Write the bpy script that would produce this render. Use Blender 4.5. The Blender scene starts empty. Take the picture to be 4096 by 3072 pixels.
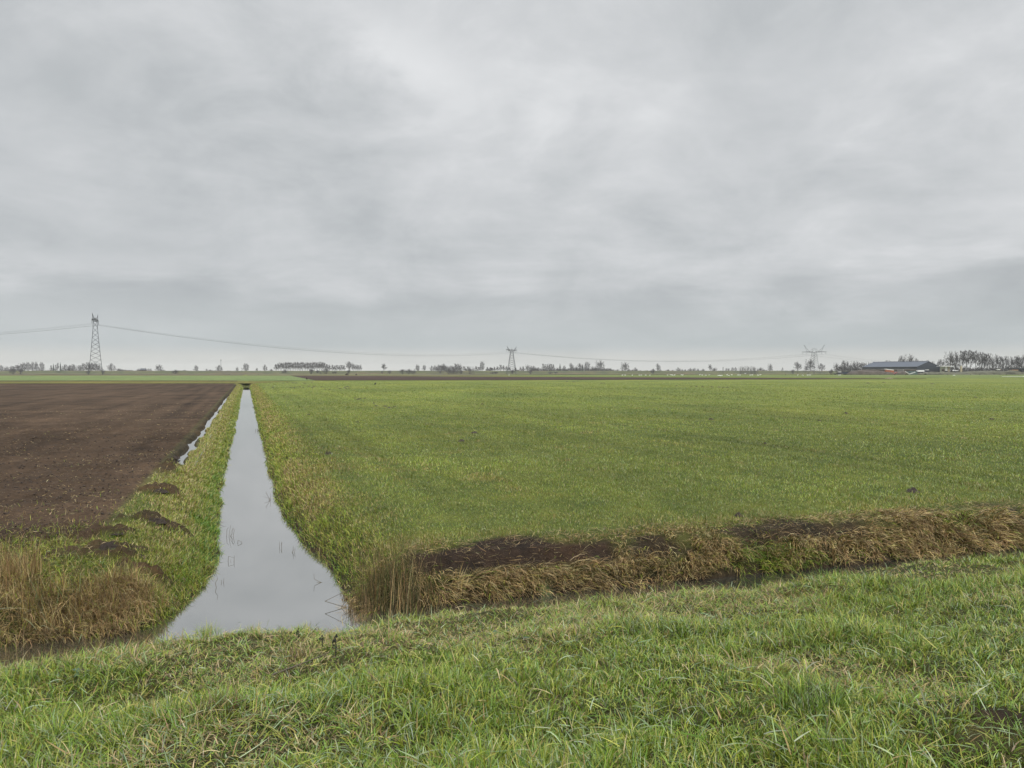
import bpy, math, random
import numpy as np
from mathutils import Vector, Matrix

# ------------------------------------------------------------------ camera, world, sun
S = bpy.context.scene
C = S.collection
EYE = 3.0
FPX = 2925.0                      # focal length in pixels of the 4096 px wide photograph
PITCH = math.atan(51 / FPX)       # the horizon lies 51 px above the middle
cam = bpy.data.cameras.new('camera')
cam.sensor_width = 36.0
cam.lens = FPX / 4096 * 36.0
cam.clip_start = 0.1
cam.clip_end = 20000
camo = bpy.data.objects.new('camera', cam)
C.objects.link(camo)
camo.location = (0, 0, EYE)
camo.rotation_euler = (math.radians(90) - PITCH, 0, 0)
S.camera = camo

SUN_EL, SUN_AZ = 52.0, 150.0
W = bpy.data.worlds.new('World'); S.world = W; W.use_nodes = True
nt = W.node_tree; nt.nodes.clear()
def N(tree, t, **kw):
    n = tree.nodes.new(t)
    for k, v in kw.items():
        if k.startswith('i_'):
            n.inputs[k[2:].replace('_', ' ')].default_value = v
        else:
            setattr(n, k, v)
    return n
def mth(tree, op, a, b=None, c=None, clamp=False):
    n = tree.nodes.new('ShaderNodeMath'); n.operation = op; n.use_clamp = clamp
    for i, x in enumerate((a, b, c)):
        if x is None: continue
        if isinstance(x, (int, float)): n.inputs[i].default_value = x
        else: tree.links.new(x, n.inputs[i])
    return n.outputs[0]
def ramp(tree, fac, stops, interp='LINEAR'):
    n = tree.nodes.new('ShaderNodeValToRGB'); cr = n.color_ramp; cr.interpolation = interp
    while len(cr.elements) < len(stops): cr.elements.new(0.5)
    for e, (p, c) in zip(cr.elements, stops):
        e.position = p; e.color = (*c, 1) if len(c) == 3 else c
    tree.links.new(fac, n.inputs[0]); return n.outputs[0]
def mixc(tree, fac, a, b, mode='MIX'):
    n = tree.nodes.new('ShaderNodeMix'); n.data_type = 'RGBA'; n.blend_type = mode
    for i, x in ((0, fac), (6, a), (7, b)):
        if isinstance(x, (int, float)): n.inputs[i].default_value = x
        elif isinstance(x, tuple): n.inputs[i].default_value = (*x, 1)
        else: tree.links.new(x, n.inputs[i])
    return n.outputs[2]
L = nt.links
tc = N(nt, 'ShaderNodeTexCoord')
sep = N(nt, 'ShaderNodeSeparateXYZ'); L.new(tc.outputs['Generated'], sep.inputs[0])
dx, dy, dz = sep.outputs
zc = mth(nt, 'MAXIMUM', dz, 0.0)
# cloud sheet seen in perspective: direction divided by height
den = mth(nt, 'ADD', zc, 0.16)
cx = mth(nt, 'DIVIDE', dx, den); cy = mth(nt, 'DIVIDE', dy, den)
cmb = N(nt, 'ShaderNodeCombineXYZ'); L.new(cx, cmb.inputs[0]); L.new(cy, cmb.inputs[1])
def noise(tree, vec, scale, detail=4, rough=0.5, dist=0.0, off=None, sc=None):
    if off or sc:
        m = N(tree, 'ShaderNodeMapping')
        if off: m.inputs['Location'].default_value = off
        if sc: m.inputs['Scale'].default_value = sc
        tree.links.new(vec, m.inputs['Vector']); vec = m.outputs[0]
    n = N(tree, 'ShaderNodeTexNoise'); n.inputs['Scale'].default_value = scale
    n.inputs['Detail'].default_value = detail; n.inputs['Roughness'].default_value = rough
    n.inputs['Distortion'].default_value = dist
    tree.links.new(vec, n.inputs['Vector']); return n.outputs['Fac']
n1 = noise(nt, cmb.outputs[0], 1.15, 10, 0.60, 0.35, off=(3.1, 1.7, 0))
n2 = noise(nt, cmb.outputs[0], 0.28, 3, 0.5, 0.3, off=(7.3, 4.2, 2.0))
n3 = noise(nt, tc.outputs['Generated'], 6.0, 9, 0.60, 0.4, off=(1.0, 2.0, 0.3), sc=(1.0, 1.0, 1.7))
cl = mth(nt, 'ADD', mth(nt, 'MULTIPLY', n1, 0.36), mth(nt, 'MULTIPLY', n2, 0.32))
cl = mth(nt, 'ADD', cl, mth(nt, 'MULTIPLY', n3, 0.32))
cl = mth(nt, 'SUBTRACT', cl, 0.5)
# thinner and thicker places of the cloud cover, by direction (azimuth, elevation in degrees, width, height, strength)
def dirpx(px, py):
    v = Vector(((px - 2048) / FPX, 1.0, (1485 - py) / FPX)); v.normalize(); return v
def blob(acc, px, py, rx, rz, amp, wob=0.9):
    v = dirpx(px, py)
    ax = mth(nt, 'DIVIDE', mth(nt, 'SUBTRACT', dx, v.x), rx / FPX)
    az = mth(nt, 'DIVIDE', mth(nt, 'SUBTRACT', dz, v.z), rz / FPX)
    az = mth(nt, 'ADD', az, mth(nt, 'MULTIPLY', mth(nt, 'SUBTRACT', n1, 0.5), 5.0 * wob))
    ax = mth(nt, 'ADD', ax, mth(nt, 'MULTIPLY', mth(nt, 'SUBTRACT', n3, 0.5), 4.0 * wob))
    r2 = mth(nt, 'ADD', mth(nt, 'MULTIPLY', ax, ax), mth(nt, 'MULTIPLY', az, az))
    g = mth(nt, 'POWER', 2.718, mth(nt, 'MULTIPLY', r2, -1.0))
    return mth(nt, 'ADD', acc, mth(nt, 'MULTIPLY', g, amp))
for b in ((1640, 290, 230, 120, 0.085), (1250, 150, 520, 230, 0.035), (180, 1050, 300, 60, 0.055), (3900, 650, 600, 260, 0.05),
          (2550, 480, 420, 160, 0.03), (3000, 900, 900, 160, 0.03), (300, 1170, 380, 90, -0.045), (900, 1230, 900, 90, -0.045),
          (2300, 1270, 1100, 90, -0.055), (500, 700, 700, 300, -0.025), (3300, 500, 350, 300, -0.03), (2100, 680, 420, 150, -0.028),
          (3700, 1080, 500, 70, -0.03), (700, 150, 900, 130, 0.02)):
    cl = blob(cl, *b)
clf = mth(nt, 'MULTIPLY_ADD', cl, 2.2, 0.54, clamp=True)
cloudc = ramp(nt, clf, [(0.0, (0.37, 0.395, 0.412)), (0.35, (0.475, 0.497, 0.513)), (0.65, (0.61, 0.625, 0.64)), (1.0, (0.83, 0.84, 0.85))])
# pale band close to the horizon
hz = ramp(nt, mth(nt, 'MULTIPLY', zc, 8.0), [(0.0, (0.66, 0.655, 0.60)), (0.12, (0.60, 0.605, 0.565)), (0.30, (0.42, 0.47, 0.48)), (0.6, (0.46, 0.50, 0.51)), (1.0, (0.5, 0.53, 0.55))], 'EASE')
hf = ramp(nt, mth(nt, 'MULTIPLY', zc, 8.0), [(0.0, (0.85,) * 3), (0.3, (0.6,) * 3), (0.9, (0.0,) * 3)])
low = mixc(nt, hf, cloudc, hz)
# overcast sky: brighter towards the zenith, above what the photograph shows
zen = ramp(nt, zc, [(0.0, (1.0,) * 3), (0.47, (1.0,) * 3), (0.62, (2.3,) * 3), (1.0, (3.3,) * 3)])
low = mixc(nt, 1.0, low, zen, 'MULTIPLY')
sky = N(nt, 'ShaderNodeTexSky', sky_type='NISHITA', sun_disc=False)
sky.sun_elevation = math.radians(SUN_EL); sky.sun_rotation = math.radians(SUN_AZ)
bg1 = N(nt, 'ShaderNodeBackground', i_Strength=0.05); L.new(sky.outputs[0], bg1.inputs[0])
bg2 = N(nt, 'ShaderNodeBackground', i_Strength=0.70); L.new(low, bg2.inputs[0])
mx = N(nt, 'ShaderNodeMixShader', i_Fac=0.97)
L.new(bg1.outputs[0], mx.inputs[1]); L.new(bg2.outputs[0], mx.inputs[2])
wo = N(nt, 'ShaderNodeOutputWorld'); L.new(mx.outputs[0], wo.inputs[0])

sun = bpy.data.lights.new('sun', 'SUN'); sun.energy = 1.5; sun.angle = math.radians(14); sun.color = (1.0, 0.97, 0.93)
suno = bpy.data.objects.new('sun', sun); C.objects.link(suno)
a_, e_ = math.radians(SUN_AZ), math.radians(SUN_EL)
sd = Vector((math.sin(a_) * math.cos(e_), math.cos(a_) * math.cos(e_), math.sin(e_)))
suno.rotation_euler = sd.to_track_quat('Z', 'Y').to_euler()

S.view_settings.view_transform = 'Standard'; S.view_settings.look = 'None'
S.view_settings.gamma = 1; S.view_settings.use_curve_mapping = False
S.view_settings.exposure = 0.62
S.render.engine = 'CYCLES'
S.cycles.use_denoising = True; S.cycles.denoiser = 'OPENIMAGEDENOISE'; S.cycles.denoising_input_passes = 'RGB_ALBEDO_NORMAL'; S.cycles.denoising_prefilter = 'ACCURATE'
S.cycles.max_bounces = 5; S.cycles.diffuse_bounces = 2; S.cycles.glossy_bounces = 2; S.cycles.transmission_bounces = 3
S.cycles.transparent_max_bounces = 4; S.cycles.volume_bounces = 0
S.cycles.use_adaptive_sampling = True; S.cycles.adaptive_threshold = 0.012
S.cycles.sample_clamp_indirect = 4

rng = np.random.default_rng(7)
random.seed(7)

# ------------------------------------------------------------------ coordinates
TH = math.atan(0.3634)            # the ditch runs away 20 degrees left of the view
CT, ST = math.cos(TH), math.sin(TH)
def uv(x, y): return x * CT + y * ST, -x * ST + y * CT
def xy(u, v): return u * CT - v * ST, u * ST + v * CT
def ground_at(px, py, z=0.0):
    """point where the sight line through a photograph pixel meets height z"""
    a = (px - 2048) / FPX; b = (1536 - py) / FPX
    d = Vector((a, math.cos(PITCH) + b * math.sin(PITCH), -math.sin(PITCH) + b * math.cos(PITCH)))
    t = (z - EYE) / d.z
    return d.x * t, d.y * t
def hit(px, py):
    """point of the land (or water) seen at a photograph pixel"""
    a = (px - 2048) / FPX; b = (1536 - py) / FPX
    d = np.array([a, math.cos(PITCH) + b * math.sin(PITCH), -math.sin(PITCH) + b * math.cos(PITCH)])
    t = 2.5 * (400 / 2.5) ** np.linspace(0, 1, 9000)
    X_, Y_, Z_ = d[0] * t, d[1] * t, EYE + d[2] * t
    g = np.maximum(land(*uv(X_, Y_))[0], WATER_Z)
    k = np.nonzero(Z_ <= g)[0]; k = k[0] if len(k) else -1
    return float(X_[k]), float(Y_[k]), float(g[k])
def far_at(px, Y): return (px - 2048) / FPX * Y
def height_at(py, Y): return EYE + (1485 - py) / FPX * Y

# ------------------------------------------------------------------ numpy noise
def _h(ix, iy, s):
    n = (ix.astype(np.int64) * 374761393 + iy.astype(np.int64) * 668265263 + s * 974711) & 0x7fffffff
    n = ((n ^ (n >> 13)) * 1274126177) & 0x7fffffff
    n = (n ^ (n >> 16)) & 0xffff
    return n / 65535.0
def vn(x, y, s=0):
    x = np.asarray(x, float); y = np.asarray(y, float)
    ix = np.floor(x); iy = np.floor(y); fx = x - ix; fy = y - iy
    fx = fx * fx * (3 - 2 * fx); fy = fy * fy * (3 - 2 * fy)
    a = _h(ix, iy, s); b = _h(ix + 1, iy, s); c = _h(ix, iy + 1, s); d = _h(ix + 1, iy + 1, s)
    return (a * (1 - fx) + b * fx) * (1 - fy) + (c * (1 - fx) + d * fx) * fy - 0.5
def fbm(x, y, o=4, s=0):
    r = 0; a = 1.0; f = 1.0
    for i in range(o):
        r = r + a * vn(x * f + i * 17.3, y * f - i * 9.1, s + i); a *= 0.5; f *= 2.03
    return r
def sst(a, b, x):
    t = np.clip((x - a) / (b - a), 0, 1); return t * t * (3 - 2 * t)

# ------------------------------------------------------------------ the lie of the land
WATER_Z, PUDDLE_Z = -0.75, -0.13
def water_dist(u, v):
    """signed distance to the water's edge (positive on land), and which bank it is"""
    uR = np.interp(v, [10, 11.6, 13, 15, 18, 23, 30], [1.75, 1.66, 1.50, 1.38, 1.02, 0.84, 0.8])
    uL = np.interp(v, [10, 11.5, 12.4, 13.8, 15.4, 19, 24], [-2.6, -1.6, -1.12, -0.72, -0.56, -0.68, -0.78])
    wob = 0.16 * fbm(u * 0.9, v * 0.9, 4, 3) + 0.10 * vn(u * 0.0 + 3, v * 0.35, 12)
    sm_ = np.maximum(np.maximum(u - uR, uL - u), np.maximum(9.5 - v, v - 188.0))
    ve = 11.50 - 0.042 * np.maximum(u, 0) + 0.27 * sst(-0.5, -1.8, u)
    sc_ = np.maximum(v - ve, 9.75 - v)
    k = 0.45
    h = np.clip(0.5 + 0.5 * (sc_ - sm_) / k, 0, 1)
    s = sc_ * (1 - h) + sm_ * h - k * h * (1 - h)
    return s + wob, sm_, sc_
def far_drop(y):
    return -2.0 * sst(560, 1120, y)
def clods(u, v):
    return 0.05 * fbm(u * 0.10 + 3, v * 1.3, 3, 37) + 0.06 * fbm(u * 2.2, v * 2.2, 2, 31) + 0.05 * np.abs(fbm(u * 7, v * 7, 2, 33)) * 2
BARE = [(-1.85, 16.3, .55, .42), (-2.25, 14.0, .62, .38), (-1.6, 13.3, .35, .22), (-2.05, 20.2, .42, .75), (-2.5, 15.2, .40, .30), (-2.3, 24.5, .30, 1.6)]
def bare(u, v):
    w = 0.0
    for a, b, ru, rv in BARE:
        q = np.hypot((u - a) / ru, (v - b) / rv) + 0.9 * fbm(u * 1.9, v * 1.9, 3, 611)
        w = np.maximum(w, sst(1.25, 0.75, q))
    return w
def land(u, v):
    u = np.asarray(u, float); v = np.asarray(v, float)
    s, sm_, sc_ = water_dist(u, v)
    x, y = xy(u, v)
    # far side of the cross ditch
    right = u > 0.3
    wR = np.array([-3.0, -0.6, -0.1, 0.0, 0.35, 0.7, 1.3, 2.2])
    hR = np.array([-1.3, -1.2, -0.82, -0.75, -0.42, -0.12, -0.02, 0.0])
    hL = np.array([-1.3, -1.2, -0.82, -0.75, -0.50, -0.22, 0.0, 0.04])
    hLc = np.array([-1.3, -1.2, -0.82, -0.75, -0.60, -0.42, -0.14, 0.0])
    base = np.where(right, np.interp(s, wR, hR), np.interp(s, wR, hL))
    nearL = (1 - sst(13.0, 16.0, v)) * sst(-0.6, -2.5, u)
    base = np.where(~right, base * (1 - nearL) + np.interp(s, wR, hLc) * nearL, base)
    # furrow with the puddle beside the ploughed field
    fur = np.exp(-((u + 2.15 + 0.22 * fbm(v * 0.8, u * 0 + 2, 4, 55)) / 0.17) ** 4)
    base = base - 0.26 * fur * sst(25.5, 27.0, v) * (1 - 0.75 * sst(70, 110, v)) * (1 - sst(176, 182, v))
    soil = sst(-2.35, -2.75, u) * sst(12.4, 14.8, v + 3.0 * fbm(u * .5, v * .5, 4, 8))
    near = 1 - sst(40, 120, np.hypot(x, y))
    base = base + soil * near * clods(u, v) - 0.03 * soil
    base = base + 0.03 * fbm(u * 0.8, v * 0.8, 3, 61) * (s > 0) * (1 - 0.5 * soil)
    bm = bare(u, v); base = base + bm * (0.07 + 0.09 * np.abs(fbm(u * 5, v * 5, 3, 613)) * 2)
    # near verge: road bank falling to the ditch
    zcr = 0.24 - 0.012 * np.clip(u, -10, 18)
    vv = np.clip(7.9 - v, 0, 5.0)
    up = zcr + 0.17 * vv
    dn = np.interp(v, [7.4, 7.9, 8.4, 9.75, 10.3, 11], [0.0, -0.02, -0.20, -1.02, -1.25, -1.4])
    verge = up + np.where(v > 7.4, dn, 0) + 0.12 * fbm(u * 1.0, v * 1.0, 3, 71) + 0.07 * sst(6.5, 7.6, v) * fbm(u * 2.0, v * 1.2, 2, 73) + 0.045 * fbm(u * 3.1, v * 3.1, 2, 75)
    w = sst(10.1, 10.4, v)
    z = verge * (1 - w) + base * w
    return z + far_drop(y), s, soil

# ------------------------------------------------------------------ naming
def tag(o, label=None, cat=None, group=None, kind=None):
    if label: o['label'] = label
    if cat: o['category'] = cat
    if group: o['group'] = group
    if kind: o['kind'] = kind
    return o
def empty(name, loc=(0, 0, 0), rz=0.0):
    o = bpy.data.objects.new(name, None); C.objects.link(o); o.location = loc; o.rotation_euler = (0, 0, rz)
    o.empty_display_size = 0.3
    return o
def link(name, me, mat, parent=None, loc=None):
    o = bpy.data.objects.new(name, me); C.objects.link(o)
    if mat and not me.materials: me.materials.append(mat)
    if parent: o.parent = parent
    if loc is not None: o.location = loc
    return o
def mesh_np(name, verts, faces, cols=None, smooth=False):
    """verts (n,3), faces (m,4) or (m,3) arrays"""
    me = bpy.data.meshes.new(name)
    verts = np.asarray(verts, np.float32); faces = np.asarray(faces, np.int32)
    m, k = faces.shape
    me.vertices.add(len(verts)); me.vertices.foreach_set('co', verts.ravel())
    me.loops.add(m * k); me.loops.foreach_set('vertex_index', faces.ravel())
    me.polygons.add(m)
    me.polygons.foreach_set('loop_start', np.arange(0, m * k, k, dtype=np.int32))
    if smooth: me.polygons.foreach_set('use_smooth', np.ones(m, bool))
    me.update(calc_edges=True)
    if cols is not None:
        at = me.color_attributes.new('col', 'FLOAT_COLOR', 'POINT')
        c4 = np.ones((len(verts), 4), np.float32); c4[:, :3] = cols
        at.data.foreach_set('color', c4.ravel())
    return me
class MB:
    """collects simple shapes into one mesh"""
    def __init__(s): s.v = []; s.f = []
    def add(s, vs, fs):
        k = len(s.v); s.v += [tuple(p) for p in vs]; s.f += [tuple(i + k for i in f) for f in fs]; return s
    def box(s, c, d, rz=0.0, ry=0.0, taper=1.0):
        M = Matrix.Translation(c) @ Matrix.Rotation(rz, 4, 'Z') @ Matrix.Rotation(ry, 4, 'Y')
        vs = []
        for z in (-.5, .5):
            t = taper if z > 0 else 1.0
            for x, y in ((-.5, -.5), (.5, -.5), (.5, .5), (-.5, .5)):
                vs.append(M @ Vector((x * d[0] * t, y * d[1] * t, z * d[2])))
        return s.add(vs, [(3, 2, 1, 0), (4, 5, 6, 7), (0, 1, 5, 4), (1, 2, 6, 5), (2, 3, 7, 6), (3, 0, 4, 7)])
    def bar(s, a, b, r, r2=None, n=4):
        a = Vector(a); b = Vector(b); d = b - a
        if d.length < 1e-6: return s
        r2 = r if r2 is None else r2
        q = d.to_track_quat('Z', 'Y'); vs = []
        for p, rr in ((a, r), (b, r2)):
            for i in range(n):
                t = 2 * math.pi * (i + .5) / n
                vs.append(p + q @ Vector((math.cos(t) * rr, math.sin(t) * rr, 0)))
        fs = [(i, (i + 1) % n, n + (i + 1) % n, n + i) for i in range(n)]
        fs += [tuple(range(n - 1, -1, -1)), tuple(range(n, 2 * n))]
        return s.add(vs, fs)
    def tube(s, pts, r, n=5):
        for a, b, i in zip(pts[:-1], pts[1:], range(len(pts))):
            ra = r(i / (len(pts) - 1)) if callable(r) else r
            rb = r((i + 1) / (len(pts) - 1)) if callable(r) else r
            s.bar(a, b, ra, rb, n)
        return s
    def ball(s, c, rad, n=8, m=6, rz=0.0, ry=0.0):
        M = Matrix.Translation(c) @ Matrix.Rotation(rz, 4, 'Z') @ Matrix.Rotation(ry, 4, 'Y')
        vs = [M @ Vector((0, 0, -rad[2]))]
        for j in range(1, m):
            ph = math.pi * j / m - math.pi / 2
            for i in range(n):
                t = 2 * math.pi * i / n
                vs.append(M @ Vector((rad[0] * math.cos(ph) * math.cos(t), rad[1] * math.cos(ph) * math.sin(t), rad[2] * math.sin(ph))))
        vs.append(M @ Vector((0, 0, rad[2])))
        fs = [(0, 1 + (i + 1) % n, 1 + i) for i in range(n)]
        for j in range(m - 2):
            for i in range(n):
                a = 1 + j * n; b = a + n
                fs.append((a + i, a + (i + 1) % n, b + (i + 1) % n, b + i))
        k = 1 + (m - 2) * n; e = len(vs) - 1
        fs += [(k + i, k + (i + 1) % n, e) for i in range(n)]
        return s.add(vs, fs)
    def mesh(s, name, smooth=False):
        me = bpy.data.meshes.new(name); me.from_pydata([tuple(p) for p in s.v], [], s.f); me.update()
        if smooth:
            for p in me.polygons: p.use_smooth = True
        return me
    def build(s, name, mat, parent=None, smooth=False): return link(name, s.mesh(name, smooth), mat, parent)

# ------------------------------------------------------------------ materials
def new_mat(name):
    m = bpy.data.materials.new(name); m.use_nodes = True
    t = m.node_tree; t.nodes.clear()
    out = N(t, 'ShaderNodeOutputMaterial'); b = N(t, 'ShaderNodeBsdfPrincipled')
    t.links.new(b.outputs[0], out.inputs[0])
    return m, t, b, out
def paint(name, col, rough=0.6, var=0.25, scale=3.0, metal=0.0, bump=0.0):
    m, t, b, out = new_mat(name)
    tcn = N(t, 'ShaderNodeTexCoord')
    f = noise(t, tcn.outputs['Object'], scale, 5, 0.6)
    lo = tuple(c * (1 - var) for c in col); hi = tuple(min(1, c * (1 + var)) for c in col)
    t.links.new(ramp(t, f, [(0.3, lo), (0.7, hi)]), b.inputs['Base Color'])
    b.inputs['Roughness'].default_value = rough; b.inputs['Metallic'].default_value = metal
    if bump:
        bn = N(t, 'ShaderNodeBump', i_Strength=bump, i_Distance=0.05); t.links.new(f, bn.inputs['Height']); t.links.new(bn.outputs[0], b.inputs['Normal'])
    return m
def blade_mat(name, rough=0.42, trans=0.35, spec=0.5):
    m, t, b, out = new_mat(name)
    at = N(t, 'ShaderNodeAttribute', attribute_name='col')
    t.links.new(at.outputs['Color'], b.inputs['Base Color'])
    b.inputs['Roughness'].default_value = rough
    b.inputs['Specular IOR Level'].default_value = spec
    tr = N(t, 'ShaderNodeBsdfTranslucent'); t.links.new(at.outputs['Color'], tr.inputs[0])
    ms = N(t, 'ShaderNodeMixShader', i_Fac=trans)
    t.links.new(b.outputs[0], ms.inputs[1]); t.links.new(tr.outputs[0], ms.inputs[2]); t.links.new(ms.outputs[0], out.inputs[0])
    return m
def ground_mat():
    m, t, b, out = new_mat('ground_surface')
    at = N(t, 'ShaderNodeAttribute', attribute_name='col'); so = N(t, 'ShaderNodeAttribute', attribute_name='soil')
    tcn = N(t, 'ShaderNodeTexCoord'); P = tcn.outputs['Object']
    f1 = noise(t, P, 9.0, 8, 0.7); f2 = noise(t, P, 0.9, 6, 0.65, 0.4); f3 = noise(t, P, 0.06, 5, 0.6, 0.5)
    f5 = noise(t, P, 34.0, 4, 0.7)
    k = mth(t, 'MULTIPLY_ADD', f1, 2.0, 0.0)
    k = mth(t, 'MULTIPLY', k, mth(t, 'MULTIPLY_ADD', f2, 1.0, 0.5))
    k = mth(t, 'MULTIPLY', k, mth(t, 'MULTIPLY_ADD', f3, 0.8, 0.6))
    # mowing and drilling lines run along the ditch
    vr = N(t, 'ShaderNodeVectorRotate', rotation_type='Z_AXIS'); vr.inputs['Angle'].default_value = -TH; t.links.new(P, vr.inputs['Vector'])
    f4 = noise(t, vr.outputs[0], 1.0, 4, 0.6, 0.2, sc=(1.4, 0.035, 1.0))
    k = mth(t, 'MULTIPLY', k, mth(t, 'MULTIPLY_ADD', f4, 0.7, 0.65))
    cc = N(t, 'ShaderNodeCombineColor')
    for i in range(3): t.links.new(k, cc.inputs[i])
    col = mixc(t, 1.0, at.outputs['Color'], cc.outputs[0], 'MULTIPLY')
    yel = mixc(t, 1.0, col, (1.45, 1.15, 0.9), 'MULTIPLY')
    notsoil = mth(t, 'SUBTRACT', 1.0, so.outputs['Fac'])
    col = mixc(t, mth(t, 'MULTIPLY', ramp(t, mth(t, 'ADD', mth(t, 'MULTIPLY', f2, .5), mth(t, 'MULTIPLY', f3, .5)), [(0.42, (0, 0, 0)), (0.62, (1, 1, 1))]), notsoil), col, yel)
    # straw bits on the bare soil
    st = ramp(t, f5, [(0.66, (0, 0, 0)), (0.72, (1, 1, 1))])
    col = mixc(t, mth(t, 'MULTIPLY', mth(t, 'MULTIPLY', st, so.outputs['Fac']), mth(t, 'MULTIPLY_ADD', f2, 1.2, -0.2, clamp=True)), col, (0.16, 0.12, 0.07))
    t.links.new(col, b.inputs['Base Color'])
    b.inputs['Roughness'].default_value = 0.95; b.inputs['Specular IOR Level'].default_value = 0.12
    hsum = mth(t, 'ADD', f1, mth(t, 'MULTIPLY', f5, 0.4))
    bn = N(t, 'ShaderNodeBump', i_Strength=0.8, i_Distance=0.06); t.links.new(hsum, bn.inputs['Height']); t.links.new(bn.outputs[0], b.inputs['Normal'])
    return m
def water_mat(name, base=(0.040, 0.042, 0.036)):
    m, t, b, out = new_mat(name)
    tcn = N(t, 'ShaderNodeTexCoord'); P = tcn.outputs['Object']
    f = noise(t, P, 1.3, 3, 0.5); g = noise(t, P, 14.0, 3, 0.6)
    b.inputs['Base Color'].default_value = (*base, 1)
    b.inputs['Roughness'].default_value = 0.3
    b.inputs['Specular IOR Level'].default_value = 0.0
    gl = N(t, 'ShaderNodeBsdfGlossy', i_Roughness=0.03); gl.inputs[0].default_value = (0.95, 0.945, 0.93, 1)
    bn = N(t, 'ShaderNodeBump', i_Strength=0.05, i_Distance=0.02)
    t.links.new(mth(t, 'ADD', f, mth(t, 'MULTIPLY', g, 0.15)), bn.inputs['Height'])
    t.links.new(bn.outputs[0], b.inputs['Normal']); t.links.new(bn.outputs[0], gl.inputs['Normal'])
    fr = N(t, 'ShaderNodeFresnel', i_IOR=1.9); t.links.new(bn.outputs[0], fr.inputs['Normal'])
    ms = N(t, 'ShaderNodeMixShader'); t.links.new(mth(t, 'MULTIPLY_ADD', fr.outputs[0], 0.44, 0.55, clamp=True), ms.inputs[0])
    t.links.new(b.outputs[0], ms.inputs[1]); t.links.new(gl.outputs[0], ms.inputs[2]); t.links.new(ms.outputs[0], out.inputs[0])
    return m
M_ground = ground_mat()
M_water = water_mat('ditch_water'); M_puddle = water_mat('puddle_water', (0.07, 0.065, 0.055))
M_grass = blade_mat('green_grass', 0.38, 0.22, 0.45)
M_dry = blade_mat('dry_grass', 0.55, 0.15, 0.3)
M_soil = paint('clod_soil', (0.042, 0.030, 0.022), 0.9, 0.5, 14.0, 0, 0.8)
M_bark = paint('bark', (0.052, 0.047, 0.046), 0.9, 0.3, 0.4)
M_bush = paint('bush_twigs', (0.045, 0.041, 0.036), 0.9, 0.3, 0.4)
M_ever = paint('evergreen', (0.030, 0.040, 0.030), 0.9, 0.4, 0.6)
M_steel = paint('galvanised_steel', (0.065, 0.072, 0.075), 0.6, 0.15, 1.0, 0.2)
M_wire = paint('cable_aluminium', (0.16, 0.165, 0.17), 0.5, 0.1, 1.0)
M_insul = paint('insulator_glass', (0.07, 0.08, 0.08), 0.3, 0.1, 1.0)
M_white = paint('white_paint', (0.80, 0.80, 0.78), 0.5, 0.06, 0.8)
M_feather = paint('white_feathers', (0.85, 0.85, 0.82), 0.7, 0.04, 6.0)
M_dark = paint('dark_parts', (0.022, 0.025, 0.03), 0.6, 0.3, 2.0)
M_black = paint('black_feathers', (0.012, 0.012, 0.014), 0.6, 0.2, 5.0)

# ------------------------------------------------------------------ ground sheet
def grid_axis(fine, mid, far_, lo_far, hi_far):
    (a, b, st) = fine; (c, d, st2) = mid
    x = list(np.arange(a, b + 1e-6, st))
    while x[-1] < d: x.append(x[-1] + st2)
    s = st2
    while x[-1] < hi_far: s *= far_; x.append(x[-1] + s)
    y = [x[0]]
    while y[-1] > c: y.append(y[-1] - st2)
    s = st2
    while y[-1] > lo_far: s *= far_; y.append(y[-1] - s)
    return np.array(sorted(set(y[1:] + x)))
us = grid_axis((-3.4, 3.4, 0.05), (-16, 20, 0.10), 1.035, -4200, 4600)
vs = grid_axis((9.2, 19, 0.06), (-1, 42, 0.11), 1.024, -60, 4600)
U, V = np.meshgrid(us, vs)
Z, SD, SOIL = land(U, V)
X, Y = xy(U, V)
# colours that belong to the place: pasture, ploughed soil, bank litter, bare mud
def ground_cols(u, v, s, soil, x, y):
    green = np.array([0.105, 0.140, 0.036]); brown = np.array([0.057, 0.0375, 0.0235]); litter = np.array([0.085, 0.062, 0.032])
    mud = np.array([0.024, 0.018, 0.014]); bank = np.array([0.062, 0.072, 0.026])
    c = np.empty(u.shape + (3,)); c[:] = green
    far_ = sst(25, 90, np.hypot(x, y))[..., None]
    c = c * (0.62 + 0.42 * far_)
    def mix(w, col):
        nonlocal c
        c = c * (1 - w[..., None]) + np.asarray(col) * w[..., None]
    mix((v < 10) * 1.0, (0.046, 0.050, 0.020))
    m = mud_mask(u, v)
    mix(sst(1.6, 0.5, s) * (v > 10), bank * 0.8)
    mix(sst(0.5, 0.9, u) * sst(2.4, 1.5, u) * sst(13, 20, v) * 0.7, (0.12, 0.105, 0.045))
    strip = sst(-0.4, -0.8, u) * sst(-2.7, -2.4, u) * (v > 20)
    mix(strip * 0.9, (0.10, 0.108, 0.040))
    mix(bare(u, v) * 0.9, brown * 0.75)
    mix(soil, brown)
    c = c * (1 + (0.5 * fbm(u * 0.05, v * 0.45, 4, 503) + 0.45 * fbm(u * 0.7, v * 0.25, 3, 507) + 0.5 * vn(u * 1.8, v * 0.03, 509))[..., None] * soil[..., None])
    mix(sst(0.5, -0.1, s) * (v > 10), mud)
    fur = np.exp(-((u + 2.25) / 0.35) ** 4) * sst(25, 27, v)
    mix(fur * 0.9 * (v < 180), mud * 1.1)
    mix(m, mud)
    return np.clip(c, 0, 1)
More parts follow.
